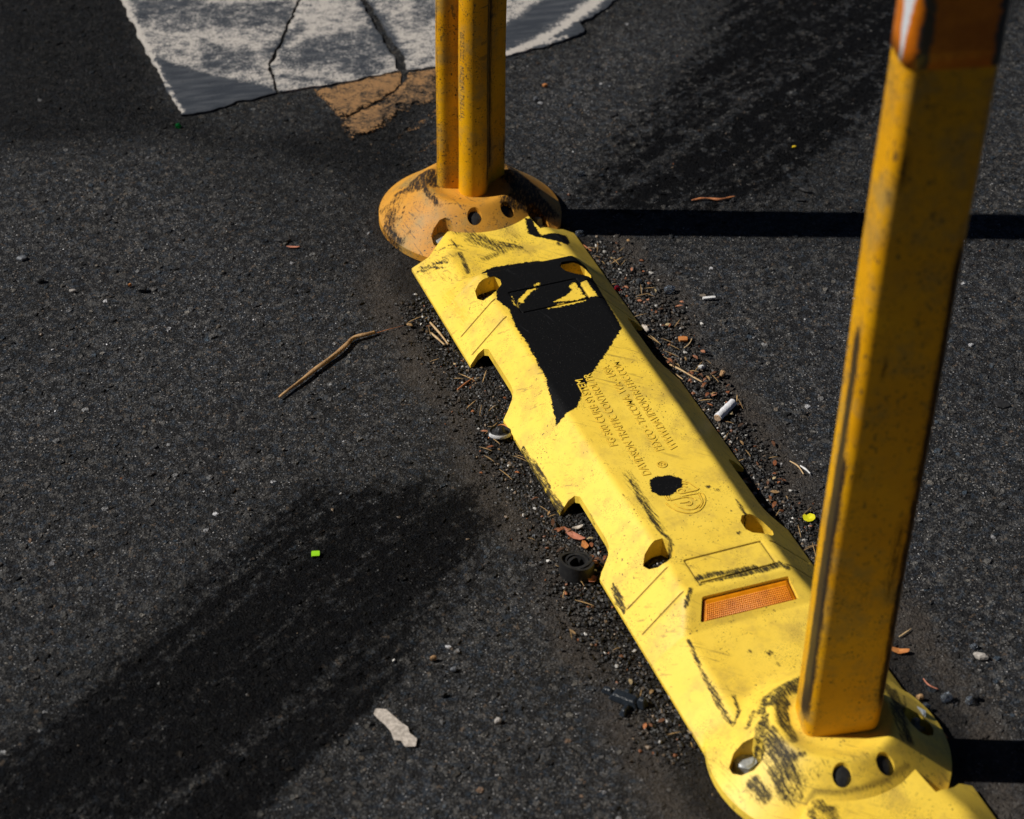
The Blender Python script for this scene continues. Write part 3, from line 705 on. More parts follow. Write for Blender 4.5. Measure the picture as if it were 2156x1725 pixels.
# amber reflector set in the slope
def reflector(parent, mats):
    q = LENS_C; c = q.mean(0)
    zs = H_curb(q[:, 0], q[:, 1]) - .0035
    P = [Vector((q[i][0], q[i][1], zs[i])) for i in range(4)]
    cen = sum(P, Vector()) / 4
    P = [cen + (p - cen) * .955 for p in P]
    NX, NY = 44, 8
    bm = bmesh.new(); bm2 = bmesh.new()
    def at(u, v, h):
        a = P[0].lerp(P[1], u); b = P[3].lerp(P[2], u); p = a.lerp(b, v)
        return p + nrm * h
    nrm = (P[3] - P[0]).cross(P[1] - P[0]).normalized()
    if nrm.z < 0: nrm = -nrm
    # frame of the lens: bevelled plate
    ring0 = [bm2.verts.new(at(u, v, -.004)) for u, v in ((0, 0), (1, 0), (1, 1), (0, 1))]
    ring1 = [bm2.verts.new(at(u, v, .0004)) for u, v in ((0, 0), (1, 0), (1, 1), (0, 1))]
    ring2 = [bm2.verts.new(at(u, v, .0012)) for u, v in ((.02, .10), (.98, .10), (.98, .93), (.02, .93))]
    for i in range(4):
        j = (i + 1) % 4
        bm2.faces.new((ring0[i], ring0[j], ring1[j], ring1[i])); bm2.faces.new((ring1[i], ring1[j], ring2[j], ring2[i]))
    bm2.faces.new(ring2)
    bmesh.ops.recalc_face_normals(bm2, faces=bm2.faces)
    for i in range(NX):
        for j in range(NY):
            u0, u1 = .03 + .94 * i / NX, .03 + .94 * (i + 1) / NX; v0, v1 = .22 + .69 * j / NY, .22 + .69 * (j + 1) / NY
            w = [bm.verts.new(at(u, v, .0013)) for u, v in ((u0, v0), (u1, v0), (u1, v1), (u0, v1))]
            t_ = bm.verts.new(at((u0 + u1) / 2, (v0 + v1) / 2, .0013 + .0009))
            for a in range(4): bm.faces.new((w[a], w[(a + 1) % 4], t_))
    bmesh.ops.recalc_face_normals(bm, faces=bm.faces)
    f = link('reflector', bm_mesh('reflector', bm2), mats[0], parent)
    link('lens_prisms', bm_mesh('lens_prisms', bm), mats[1], f)
m_amb = NT('amber_reflector'); m_amb = m_amb.done(m_amb.mix(m_amb.mapr(m_amb.noise(90, 3), .4, .7), (.72, .25, .004), (.60, .19, .003)), .40, None, .3)
m_amb2 = NT('amber_prisms'); m_amb2 = m_amb2.done(m_amb2.mix(m_amb2.mapr(m_amb2.noise(90, 3), .4, .7), (.80, .28, .005), (.60, .18, .003)), .35, None, .3)
reflector(curb, (m_amb, m_amb2))

# raised lettering on the top of the curb
m_let = simple('lettering_yellow', (.84, .58, .066), (.76, .50, .046), .5, 160, .0004, 600)
m_halo = NT('lettering_dirt'); m_halo = m_halo.done(m_halo.mix(m_halo.mapr(m_halo.noise(240, 4, .7), .42, .60), (.26, .155, .022), (.60, .40, .045)), .7, None, .2)
dg = bpy.context.evaluated_depsgraph_get()
def text_mesh(body, size, extrude, offset=0.0, space=1.0):
    cu = bpy.data.curves.new('lettering', 'FONT'); cu.body = body; cu.size = size; cu.extrude = extrude; cu.offset = offset
    cu.space_character = space; cu.resolution_u = 3; cu.align_x = 'LEFT'
    o = bpy.data.objects.new('lettering', cu); C.objects.link(o)
    bpy.context.view_layer.update(); d = bpy.context.evaluated_depsgraph_get()
    me = bpy.data.meshes.new_from_object(o.evaluated_get(d), depsgraph=d)
    bpy.data.objects.remove(o); bpy.data.curves.remove(cu)
    return me
def lettering(parent, body, px_start, px_end, height_mm, zz=.0453, clip=None):
    a = st(*px_start, .045); b = st(*px_end, .045); L = np.linalg.norm(b - a); ang = math.atan2(b[1] - a[1], b[0] - a[0])
    out = []
    size = height_mm / 1000 / .69
    me0 = text_mesh(body, size, 0); xs = [v.co.x for v in me0.vertices]; w = max(xs) - min(xs); bpy.data.meshes.remove(me0)
    for off, ex, mat, dz in ((.00005, .00026, m_let, 0), (.00036, .00003, m_halo, -.00022)):
        me = text_mesh(body, size, ex, off)
        n = len(me.vertices); co = np.zeros(n * 3, dtype=np.float32); me.vertices.foreach_get('co', co); co = co.reshape(-1, 3)
        co[:, 0] *= L / w; c, s = math.cos(ang), math.sin(ang)
        x = co[:, 0] * c - co[:, 1] * s + a[0]; y = co[:, 0] * s + co[:, 1] * c + a[1]
        if clip is not None:
            x0 = clip
        z = H_curb0(x, y) + co[:, 2] + .00042 + dz
        me.vertices.foreach_set('co', np.column_stack([x, y, z]).astype(np.float32).ravel()); me.update()
        me.materials.clear(); out.append((me, mat))
    o = link('lettering', out[0][0], out[0][1], parent)
    h = link('lettering_outline', out[1][0], out[1][1], o)
lettering(curb, 'FG 300 CURB SYSTEM', (1301, 939), (1227, 800), 7.6)
lettering(curb, 'DAVIDSON TRAFFIC CONTROL PR', (1371, 1000), (1243, 788), 7.6)
lettering(curb, 'PEXCO - TACOMA, WA - USA', (1398, 948), (1282, 770), 7.6)
lettering(curb, 'WWW.DAVIDSONTRAFFIC.COM', (1428, 944), (1302, 762), 7.6)
# copyright ring and round emblem
def ribbon(parent, name, lines, w, mat, h=.0007, hal=True):
    for k, (ww, hh, mt, nm) in enumerate(((w, h, mat, name), (w * 1.9, h * .35, m_halo, name + '_outline'))):
        bm = bmesh.new()
        for ln in lines:
            q = [np.array(p) for p in ln]; prev = None; n = len(q); closed = np.linalg.norm(q[0] - q[-1]) < 1e-7
            for i, p in enumerate(q):
                a = q[i - 1] if i else (q[-2] if closed else p); b = q[i + 1] if i < n - 1 else (q[1] if closed else p)
                d = (b - a) / (np.linalg.norm(b - a) + 1e-12); nn = np.array([-d[1], d[0]])
                l = p - nn * ww; r = p + nn * ww
                z = H_curb0(np.array([l[0], r[0]]), np.array([l[1], r[1]]))
                cur = [bm.verts.new((l[0], l[1], z[0] - .001)), bm.verts.new((l[0], l[1], z[0] + hh)), bm.verts.new((r[0], r[1], z[1] + hh)), bm.verts.new((r[0], r[1], z[1] - .001))]
                if prev:
                    for a_ in range(3): bm.faces.new((prev[a_], prev[a_ + 1], cur[a_ + 1], cur[a_]))
                prev = cur
        bmesh.ops.recalc_face_normals(bm, faces=bm.faces)
        me = bm_mesh(nm, bm)
        if k == 0: o = link(nm, me, mt, parent)
        else: link(nm, me, mt, o)
def pxl(pts): return [st(*p, .0455) for p in pts]
def zl(x, y): return ((2300 + x / 4.312) / 1.7811, (1700 + y / 4.312) / 1.7811)
def smooth_line(pts, n=6):
    pts = [np.array(p, float) for p in pts]; out = []
    for i in range(len(pts) - 1):
        p0 = pts[max(i - 1, 0)]; p1 = pts[i]; p2 = pts[i + 1]; p3 = pts[min(i + 2, len(pts) - 1)]
        for j in range(n):
            t = j / n
            out.append(.5 * ((2 * p1) + (-p0 + p2) * t + (2 * p0 - 5 * p1 + 4 * p2 - p3) * t * t + (-p0 + 3 * p1 - 3 * p2 + p3) * t ** 3))
    out.append(pts[-1]); return out
emb = [smooth_line([zl(*p) for p in L]) for L in (
    [(850, 800), (950, 880), (1080, 940), (1250, 965), (1390, 920), (1470, 820), (1480, 720), (1440, 650), (1390, 640)],
    [(990, 815), (1080, 870), (1200, 905), (1320, 890), (1400, 820)],
    [(920, 760), (1060, 725), (1200, 705), (1300, 725), (1340, 755)],
    [(1380, 640), (1420, 720), (1435, 800), (1390, 880)],
    [(1080, 800), (1170, 790), (1230, 770), (1270, 800), (1240, 835), (1180, 830)],
    [(930, 745), (1130, 690), (1300, 655), (1390, 642)],
    [(1110, 445), (1220, 470), (1320, 530), (1370, 580), (1200, 625), (1080, 645), (1040, 620), (1050, 590), (1110, 572), (1150, 600), (1120, 632)],
    [(1110, 480), (1190, 495)], [(1120, 520), (1190, 545)], [(840, 690), (890, 760)], [(885, 690), (920, 755)])]
ribbon(curb, 'emblem', [[st(*p, .0455) for p in L] for L in emb], .00055, m_let)
cc = st(*zl(790, 178), .0455)
ribbon(curb, 'emblem_ring', [[cc + .0042 * np.array([math.cos(a), math.sin(a)]) for a in np.linspace(0, 2 * math.pi, 25)],
                             [cc + .0018 * np.array([math.cos(a), math.sin(a)]) for a in np.linspace(.6, 2 * math.pi - .6, 14)]], .0005, m_let)

# the next curb unit, only its far end in the frame
curb2 = base_empty('traffic_curb', PERIOD, 'next yellow plastic curb unit, only its notched end visible in the bottom right corner', 'traffic curb', GRP)
def curb2_attrs(XY, A, co, nP):
    strokes(A, XY, H_curb, [([(1722, 1690), (1745, 1715), (1770, 1740)], 5, .95), ([(1705, 1710), (1735, 1740)], 5, .8), ([(1757, 1700), (1785, 1735)], 2, .9), ([(1903, 1644)], 3, .9), ([(1873, 1690)], 3, .7)], off=PERIOD)
h2, _, _ = curb_holes()
me = shell('curb_body', OUT, h2, H_curb, .006, m_curb, GROOVE, curb2_attrs, lip=end_lip); link('body', me, None, curb2)
reflector(curb2, (m_amb, m_amb2)); bolt(curb2, BOLT1, .0035, 1.05); bolt(curb2, BOLT2, .0035, 1.05)

# ------------------------------------------------------------------ far base with its post
post1 = base_empty('delineator_post', 0, 'fluted amber post standing on a scuffed round orange base, farthest away', 'traffic post', 'traffic delineator posts')
def y2(x, y): return ((1380 + x / 2.764) / 1.7811, (560 + y / 2.764) / 1.7811)
HL = hull([y2(*p) for p in [(655, 920), (680, 830), (740, 750), (800, 722), (855, 740), (885, 810), (870, 900), (800, 1000), (730, 1035), (680, 1005)]], H_base)
HR = hull([y2(*p) for p in [(1640, 640), (1652, 582), (1700, 572), (1780, 635), (1840, 720), (1875, 800), (1850, 850), (1780, 840), (1700, 760)]], H_base)
hb = [dict(poly=HL), dict(poly=HR),
      dict(poly=circ(hit(999, 457, H_base), .0080, 18), drop=.009), dict(poly=circ(hit(1068, 444, H_base), .0076, 18), drop=.009)]
def base_attrs(XY, A, co, nP):
    strokes(A, XY, H_base, [([y2(*p) for p in L], w, s) for L, w, s in (
        ([(480, 330), (560, 260), (660, 240), (720, 330)], 7, 1.0), ([(400, 420), (500, 400), (620, 360), (700, 370)], 7, .85), ([(590, 400), (640, 490), (720, 565)], 3.2, 1.0), ([(300, 470), (420, 410)], 5, .8),
        ([(380, 590), (350, 720)], 1.2, .85), ([(230, 660), (240, 760), (200, 800)], 9, .66), ([(210, 830), (270, 930), (320, 970)], 7, .78), ([(150, 640), (220, 580), (330, 500)], 6, .58),
        ([(740, 590), (870, 570), (1040, 590)], 1.6, .6), ([(1090, 640), (1180, 720)], 3, .35), ([(1280, 690), (1300, 740)], 5, .4), ([(1420, 170), (1520, 220), (1700, 380)], 10, 1.0), ([(1430, 540), (1540, 560), (1800, 640), (1890, 650)], 9, 1.0), ([(1560, 330), (1650, 480), (1850, 620)], 14, 1.0), ([(1400, 250), (1500, 320), (1540, 450)], 8, .9), ([(960, 515), (975, 520)], 1.2, 1.0), ([(560, 600), (440, 880)], 1.0, .3), ([(400, 870), (440, 880)], 2, .6))])
    polys(A, XY, H_base, [([y2(*p) for p in L], w) for L, w in (
        ([(1430, 160), (1520, 220), (1700, 370), (1850, 560), (1890, 660), (1780, 640), (1560, 600), (1400, 540), (1480, 470), (1560, 330), (1480, 230)], 1.15),
        ([(480, 330), (600, 235), (720, 230), (740, 350), (620, 360), (590, 400), (520, 440), (380, 430)], 1.0),
        ([(170, 790), (230, 640), (290, 660), (270, 780), (340, 930), (330, 990), (260, 950)], .78),
        ([(130, 680), (230, 560), (420, 470), (330, 640), (200, 800)], .42), ([(560, 350), (620, 470), (730, 560), (690, 560), (600, 480)], .9))], soft=.004)
    A['paint'][:] = 50
me = shell('post_base', circ((0, 0), .102, 72), hb, H_base, .0032, m_base, (), base_attrs, lip=lambda p: True)
link('base', me, None, post1)
bolt(post1, st(924, 507, .012), .0050, 1.45, .1); bolt(post1, st(1137, 463, .010), .0045, 1.2, -.1, .9)
plugs(post1, [hit(999, 457, H_base), hit(1068, 444, H_base)], H_base, .0078, .005)

def post_mesh(name, sec, z0, z1, dz, mats, scuff, bottom=None, lean=(0, 0), wob=.0005, band=None):
    sec = np.array(sec) / 1000; n = len(sec); zs = np.arange(z0, z1 + 1e-6, dz); co = []
    for z in zs:
        k = (z - z0)
        p = sec + np.array(lean) * k + np.array([math.sin(z * 21) * wob, math.cos(z * 17) * wob])
        zz = np.full(n, z)
        if bottom is not None: zz = zz + bottom(sec) * max(0, 1 - (z - z0) / .05)
        co.append(np.column_stack([p, zz]))
    m = len(zs); top = co[-1].copy(); c = np.concatenate(co)
    quads = []
    for i in range(m - 1):
        for j in range(n):
            a = i * n + j; b = i * n + (j + 1) % n; quads.append((a, b, b + n, a + n))
    cap = len(c); c = np.concatenate([c, [top.mean(0)], [co[0].mean(0)]])
    tris = [((m - 1) * n + j, (m - 1) * n + (j + 1) % n, cap) for j in range(n)] + [((j + 1) % n, j, cap + 1) for j in range(n)]
    area = sum(sec[i][0] * sec[(i + 1) % n][1] - sec[(i + 1) % n][0] * sec[i][1] for i in range(n))
    quads = np.array(quads); tris = np.array(tris)
    if area < 0: quads = quads[:, ::-1]; tris = tris[:, ::-1]
    me = mesh_np(name, c, tris, quads, True); me.set_sharp_from_angle(angle=math.radians(45))
    fattr(me, 'paint', np.full(len(c), 50.0)); fattr(me, 'stain', np.zeros(len(c))); fattr(me, 'groove', np.zeros(len(c)))
    s = np.zeros(len(c)); base = np.tile(sec, (m, 1)); s[:m * n] = scuff(base * 1000, c[:m * n, 2])
    fattr(me, 'scuff', s); me.materials.append(mats)
    return me
def arc2(cx, cy, r, a0, a1, n): return [(cx + r * math.cos(math.radians(a)), cy + r * math.sin(math.radians(a))) for a in np.linspace(a0, a1, n)]
SEC1 = arc2(-27.5, -3.5, 10, 180, 268, 9) + [(-22, -13.4), (-19, -12.8), (-15, -12.4), (-13.0, -13)] + arc2(3, -14.5, 16, 176, 372, 24) + [(20, -6), (24, 0), (30, 9)] + arc2(31, 17, 6, -25, 90, 7) + [(10, 20), (-20, 8)] + arc2(-30.5, -1, 7, 110, 178, 5)
def sc1(p, z):
    v = np.zeros(len(z)); x, y = p[:, 0], p[:, 1]
    def add(c, w, z0, z1, s):
        nonlocal v
        v = np.maximum(v, s * np.clip(1.2 - np.hypot(x - c[0], y - c[1]) / w, 0, 1) * sstep(z0, z0 + .015, z) * (1 - sstep(z1 - .015, z1, z)))
    add((-38.5, -2), 6.5, .03, .20, 1.25); add((-37, -2), 4.5, .18, .34, .7); add((18.5, -17), 5.0, .05, .34, 1.0); add((20, -7), 5.5, .06, .34, .9); add((10, -29), 5, .055, .075, .9)
    add((8, -29.5), 5, .10, .13, .45); add((36, 12), 6, .06, .105, .9); add((30, 8), 8, .26, .34, .62); add((-20, -13), 4, .20, .22, .7); add((-36, -9), 4, .045, .30, .5); add((22, -3), 7, .24, .30, .6); add((6, -30), 3, .225, .235, 1.0)
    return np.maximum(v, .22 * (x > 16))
me = post_mesh('post', SEC1, .0465, .88, .005, m_post, sc1, lean=(.004, .0))
px_ = link('post', me, None, post1); px_.rotation_euler = (0, 0, -ANG)
# date stamp running down the left of the round flute
def stamp(parent):
    size = .0062 / .69
    me = text_mesh('05/25/2021  MADE IN THE USA', size, 0.0)
    n = len(me.vertices); co = np.zeros(n * 3, dtype=np.float32); me.vertices.foreach_get('co', co); co = co.reshape(-1, 3)
    w = co[:, 0].max(); ztop, zbot = .247, .143
    z = ztop - co[:, 0] / w * (ztop - zbot)
    k = z - .0465
    ang = math.radians(211) + (co[:, 1] / .016)
    r = .01625
    x = .003 + r * np.cos(ang) + .004 * k + np.sin(z * 21) * .0005; y = -.0145 + r * np.sin(ang) + np.cos(z * 17) * .0005
    me.vertices.foreach_set('co', np.column_stack([x, y, z]).astype(np.float32).ravel()); me.update(); me.materials.clear()
    link('stamp', me, simple('stamp_ink', (.16, .095, .03), (.24, .14, .04), .7), parent)
    me = text_mesh('USA', size, 0.0)
    bpy.data.meshes.remove(me)
stamp(px_)

# ------------------------------------------------------------------ near post
post2 = base_empty('delineator_post', PERIOD, 'nearest amber post, flat sided, with an orange reflective band near its top', 'traffic post', 'traffic delineator posts')
def rbox(w, d, r, n=8):
    o = []
    for cx, cy, a in ((w - r, -d + r, -90), (w - r, d - r, 0), (-w + r, d - r, 90), (-w + r, -d + r, 180)):
        o += arc2(cx, cy, r, a, a + 90, n)
    return o
SEC2 = np.array(rbox(31.8, 21, 9)); ra = math.radians(8); SEC2 = SEC2 @ np.array([[math.cos(ra), math.sin(ra)], [-math.sin(ra), math.cos(ra)]]) + np.array([2.8, 2])
def dens_sec(sec):
    out = []
    for i in range(len(sec)):
        a = sec[i]; b = sec[(i + 1) % len(sec)]; k = max(1, int(np.linalg.norm(b - a) / 4)); out += [a + (b - a) * j / k for j in range(k)]
    return np.array(out)
SEC2 = dens_sec(SEC2)
def sc2(p, z):
    v = np.zeros(len(z)); x, y = p[:, 0], p[:, 1]
    def add(c, w, z0, z1, s):
        nonlocal v
        v = np.maximum(v, s * np.clip(1.3 - np.hypot(x - c[0], y - c[1]) / w, 0, 1) * sstep(z0, z0 + .03, z) * (1 - sstep(z1 - .03, z1, z)))
    add((-30, -9), 9.0, .045, .47, 1.25); add((-26, -16), 5.5, .05, .36, 1.15); add((-24, -18), 3.0, .05, .2, .7); add((-14, -22), 5, .30, .36, .6); add((-16, -22), 4, .56, .63, .7); add((33.5, -14), 6, .06, .55, .95); add((24, -17), 6, .18, .30, .6); add((0, -19), 4, .10, .13, .7); add((-8, -20), 3, .40, .46, .7); add((14, -18), 3, .33, .37, .6)
    return v
me = post_mesh('post', SEC2, .0440, .90, .006, m_post, sc2, bottom=lambda s: (s[:, 0] + .03) * .10, lean=(.006, -.022))
p2 = link('post', me, None, post2); p2.rotation_euler = (0, 0, -ANG)
def band_part():
    sec = SEC2 * 1.0; c = sec.mean(0); d = sec - c; L = np.linalg.norm(d, axis=1)[:, None]; sec = c + d * (1 + .7 / L)
    sec0 = sec / 1000; n = len(sec); z0, z1 = .672, .82; co = []; zs = np.linspace(z0, z1, 12)
    for z in zs:
        k = z - .044
        p = sec0 + np.array((.006, -.022)) * k + np.array([math.sin(z * 21), math.cos(z * 17)]) * .0005
        co.append(np.column_stack([p, np.full(n, z)]))
    inner = sec0 * 1.0
    c_ = np.concatenate(co); quads = []
    for i in range(len(zs) - 1):
        for j in range(n):
            a = i * n + j; b = i * n + (j + 1) % n; quads.append((a, b, b + n, a + n))
    me = mesh_np('reflective_band', c_, None, np.array(quads), True)
    w = np.zeros(len(c_)); g = np.zeros(len(c_)); X = np.tile(sec, (len(zs), 1)); Z = c_[:, 2]
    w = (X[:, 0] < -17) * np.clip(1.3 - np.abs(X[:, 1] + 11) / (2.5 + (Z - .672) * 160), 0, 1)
    g = np.maximum(np.clip(1.3 - np.hypot(X[:, 0] + 16, X[:, 1] + 20) / 6, 0, 1), np.clip(1.3 - np.hypot(X[:, 0] - 33, X[:, 1] + 12) / 7, 0, 1))
    fattr(me, 'white', w); fattr(me, 'worn', g)
    t = NT('orange_reflective_sheet')
    col = t.mix(t.mapr(t.noise(50, 4), .35, .65), (.56, .155, .003), (.40, .10, .002))
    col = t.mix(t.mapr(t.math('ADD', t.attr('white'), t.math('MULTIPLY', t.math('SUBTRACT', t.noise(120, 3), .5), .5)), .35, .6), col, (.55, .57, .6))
    col = t.mix(t.mapr(t.math('ADD', t.attr('worn'), t.math('MULTIPLY', t.math('SUBTRACT', t.noise(160, 4), .5), 1.2)), .35, .7), col, (.03, .033, .034))
    t.done(col, .35, t.bump(t.noise(220, 3), .5, .001)); me.materials.append(t.m)
    sol = link('reflective_band', me, None, p2)
    md = sol.modifiers.new('thick', 'SOLIDIFY'); md.thickness = .0009; md.offset = -1
band_part()

# ------------------------------------------------------------------ loose grit and litter along the curb
RIGHT = [(1215, 520), (1290, 575), (1365, 680), (1425, 790), (1510, 920), (1590, 1040), (1660, 1130), (1720, 1220)]
LEFT = [(895, 630), (950, 720), (1000, 800), (1065, 905), (1105, 990), (1160, 1085), (1215, 1150), (1240, 1240), (1335, 1390), (1420, 1520), (1462, 1590)]
def along(px, n, g):
    q = np.array([un(*p) for p in px]); L = np.r_[0, np.cumsum(np.linalg.norm(np.diff(q, axis=0), axis=1))]
    u = g.random(n) * L[-1]; x = np.interp(u, L, q[:, 0]); y = np.interp(u, L, q[:, 1])
    return np.stack([x, y], 1), u / L[-1]
def lumps(P, s, h, cols, g, z0=0.0, k=5):
    n = len(P); ang = g.random(n)[:, None] * 6.3 + np.arange(k) / k * 2 * np.pi + g.normal(0, .25, (n, k)); rad = s[:, None] * (.65 + .6 * g.random((n, k)))
    el = (.5 + .5 * g.random(n))[:, None]; ro = g.random(n)[:, None] * np.pi
    def ring(f, z):
        a = np.cos(ang) * rad * f; b = np.sin(ang) * rad * el * f
        return np.stack([a * np.cos(ro) - b * np.sin(ro) + P[:, :1], a * np.sin(ro) + b * np.cos(ro) + P[:, 1:], np.broadcast_to(z, a.shape) + g.normal(0, .12, a.shape) * h[:, None]], 2)
    z0 = np.broadcast_to(np.asarray(z0, float).reshape(-1, 1) if np.ndim(z0) else np.full((1, 1), z0), (n, 1))
    r1 = ring(.8, z0 - .0012); r2 = ring(1.0, z0 + h[:, None] * .45); tp = np.concatenate([P + g.normal(0, .25, (n, 2)) * s[:, None], z0 + h[:, None]], 1)[:, None, :]
    co = np.concatenate([r1, r2, tp], 1).reshape(-1, 3); m = 2 * k + 1; tr = []
    for i in range(k):
        j = (i + 1) % k; tr += [(i, j, k + j), (i, k + j, k + i), (k + i, k + j, 2 * k)]
    tris = (np.arange(n)[:, None, None] * m + np.array(tr)[None]).reshape(-1, 3)
    return co, tris, np.repeat(cols, m, 0)
def notcurb(P, margin):
    rel = P - F; loc = np.stack([rel @ D, -(rel @ Nn)], 1)
    m = np.ones(len(P), bool)
    for off in (0, PERIOD):
        l2 = loc - np.array([off, 0]); m &= sdf(l2, OUT) > margin
    return m & (np.hypot(loc[:, 0], loc[:, 1]) > .1025)
def grit():
    g = np.random.default_rng(21); PS = []; SS = []; ZX = []
    for px, n, w, off in ((RIGHT, 15500, .017, .004), (LEFT, 9500, .017, -.006)):
        P, u = along(px, n, g)
        cl = np.array([.55 + .75 * mnoise.noise(Vector((p[0] * 22, p[1] * 22, 4.0))) for p in P])
        P = P - Nn * g.normal(off, w, n)[:, None] + D * g.normal(0, .008, n)[:, None]
        keep = notcurb(P, -.0015) & (g.random(n) < np.clip(cl + .35, .12, 1)); P = P[keep]; PS.append(P)
        SS.append(.0005 + .0022 * g.random(len(P)) ** 2.6)
    # dirt caught in the bolt holes and notches
    for hh in holes[:4]:
        hp = np.array(hh['poly']); c = hp.mean(0); a = g.random(260) * 6.3; r = np.sqrt(g.random(260)) * np.abs(hp - c).max() * 1.1; q = np.stack([c[0] + r * np.cos(a), c[1] + r * np.sin(a)], 1); q = q[inside(hp, q)]; q = q[polydist(q, hp) > .0012]
        PS.append(np.array([world(*p)[:2] for p in q])); SS.append(.0006 + .0016 * g.random(len(q)) ** 2); ZX.append((len(PS) - 1, np.minimum(H_curb0(q[:, 0], q[:, 1]) - .0035, hh['floor'] + .0008)))
    for c in ((.305, -.085), (.555, -.085), (.555, -.1), (.300, -.1)):
        q = np.stack([g.normal(c[0], .022, 420), g.normal(c[1], .008, 420)], 1); P = np.array([world(*p)[:2] for p in q]); PS.append(P[notcurb(P, -.006)]); SS.append(.0005 + .0018 * g.random(len(PS[-1])) ** 2)
    # a thin scatter over the whole road
    n = 1500; y = 1.12 + 1.6 * g.random(n); x = (g.random(n) - .5) * 2 * (.34 + .16 * (y - .9)); P = np.stack([x, y], 1); P = P[notcurb(P, .004)]; PS.append(P); SS.append(.0006 + .0016 * g.random(len(P)) ** 3)
    P = np.concatenate(PS); s = np.concatenate(SS); n = len(P)
    pal = np.array([(.008, .0075, .0075), (.015, .012, .010), (.034, .027, .021), (.08, .06, .042), (.24, .17, .11), (.55, .53, .50), (.26, .09, .03), (.05, .055, .065)])
    pr = np.array([.50, .24, .11, .06, .026, .020, .016, .035]); pr /= pr.sum()
    cols = pal[g.choice(len(pal), n, p=pr)] * (.7 + .6 * g.random((n, 1)))
    z0 = np.full(n, -.0012); st_i = np.r_[0, np.cumsum([len(p) for p in PS])]
    for i, z in ZX: z0[st_i[i]:st_i[i + 1]] = z
    co, tr, cc = lumps(P, s, s * (.7 + .5 * g.random(n)), cols, g, z0)
    me = mesh_np('grit', co, tr); cattr(me, 'col', cc)
    o = link('grit', me, vcol('grit_mixed', .6, .5)); tag(o, 'dark grit and crumbs gathered along both edges of the yellow curb', 'grit', kind='stuff')
grit()
def leafbits():
    g = np.random.default_rng(33); co = []; tr = []; cc = []
    pal = [(.38, .14, .055), (.30, .10, .04), (.46, .20, .11), (.44, .27, .12), (.16, .07, .035), (.52, .40, .22), (.09, .05, .03)]
    def flake(p, L, w, rot, col, z, curl):
        k = len(co); d = np.array([math.cos(rot), math.sin(rot)]); nn = np.array([-d[1], d[0]])
        for u, ww, zz in ((-.5, .15, 0), (-.15, 1.0, curl), (.25, .8, curl * .9), (.5, .12, .1 * curl)):
            for sg in (-1, 1):
                q = p + d * L * u + nn * w * .5 * ww * sg; co.append((q[0], q[1], z + zz + (0.3 * curl if sg > 0 else 0)))
                cc.append(col)
        for i in range(3):
            a = k + i * 2; tr.append((a, a + 2, a + 3)); tr.append((a, a + 3, a + 1))
    for px, n, off in ((RIGHT, 130, .012), (LEFT, 65, -.010)):
        P, u = along(px, n, g); P = P - Nn * g.normal(off, .017, n)[:, None]; P = P[notcurb(P, .001)]
        for p in P:
            c = np.array(pal[g.integers(len(pal))]) * (.7 + .6 * g.random())
            if g.random() < .5: flake(p, .006 + .016 * g.random(), .0007 + .0005 * g.random(), g.random() * 6.3, np.array((.42, .27, .12)) * (.6 + .6 * g.random()), .0012 + .0015 * g.random(), .0006)
            else: flake(p, .0025 + .0065 * g.random(), .0015 + .003 * g.random(), g.random() * 6.3, c, .001 + .0015 * g.random(), .0014 * g.random())
    for c in ((1215, 1130), (1240, 1165), (1262, 1180), (1470, 790), (1500, 830), (1600, 1040), (1420, 770)):
        for _ in range(5):
            p = un(*c) + g.normal(0, .012, 2); flake(p, .004 + .008 * g.random(), .002 + .002 * g.random(), g.random() * 6.3, np.array(pal[g.integers(7)]) * .8, .0015 + .002 * g.random(), .0015)
    me = mesh_np('leaf_litter', np.array(co), np.array(tr)); cattr(me, 'col', np.array(cc))
    o = link('leaf_litter', me, vcol('dry_leaf_bits', .7, .3)); tag(o, 'crumbled brown leaves and straw mixed into the grit beside the yellow curb', 'leaf litter', kind='stuff')
    md = o.modifiers.new('thick', 'SOLIDIFY'); md.thickness = .0003
leafbits()

# ------------------------------------------------------------------ single pieces of litter, each lying where it stands on the road
def tube(name, pts, rad, mat, label, cat, group=None, k=7, flat=1.0, z=None, parent=None):
    P = [Vector((*un(p[0], p[1], p[2] if len(p) > 2 else 0), (p[2] if len(p) > 2 else 0))) for p in pts]
    q = smooth_line([np.array(p) for p in P], 5); n = len(q); rr = np.interp(np.linspace(0, 1, n), np.linspace(0, 1, len(rad)), rad)
    c0 = np.array(q).mean(0); c0[2] = 0; co = []
    for i, p in enumerate(q):
        a = q[max(i - 1, 0)]; b = q[min(i + 1, n - 1)]; d = Vector(b - a).normalized(); s = d.cross(Vector((0, 0, 1))).normalized(); u = s.cross(d)
        for j in range(k):
            t = 2 * math.pi * j / k; f = 1 + .18 * math.sin(j * 2.3 + i * .7)
            v = np.array(s) * math.cos(t) * rr[i] * f + np.array(u) * math.sin(t) * rr[i] * flat * f
            w = p + v; co.append(w - c0 + np.array([0, 0, rr[i] * flat * 1.0]))
    quads = [(i * k + j, i * k + (j + 1) % k, (i + 1) * k + (j + 1) % k, (i + 1) * k + j) for i in range(n - 1) for j in range(k)]
    co += [q[0] - c0 + np.array([0, 0, rr[0]]), q[-1] - c0 + np.array([0, 0, rr[-1]])]; m = len(co)
    tris = [((j + 1) % k, j, m - 2) for j in range(k)] + [((n - 1) * k + j, (n - 1) * k + (j + 1) % k, m - 1) for j in range(k)]
    me = mesh_np(name, np.array(co), np.array(tris), np.array(quads), True)
    o = link(name, me, mat, parent, c0 if parent is None else c0 - np.array(parent.location))
    if parent is None: tag(o, label, cat, group)
    return o
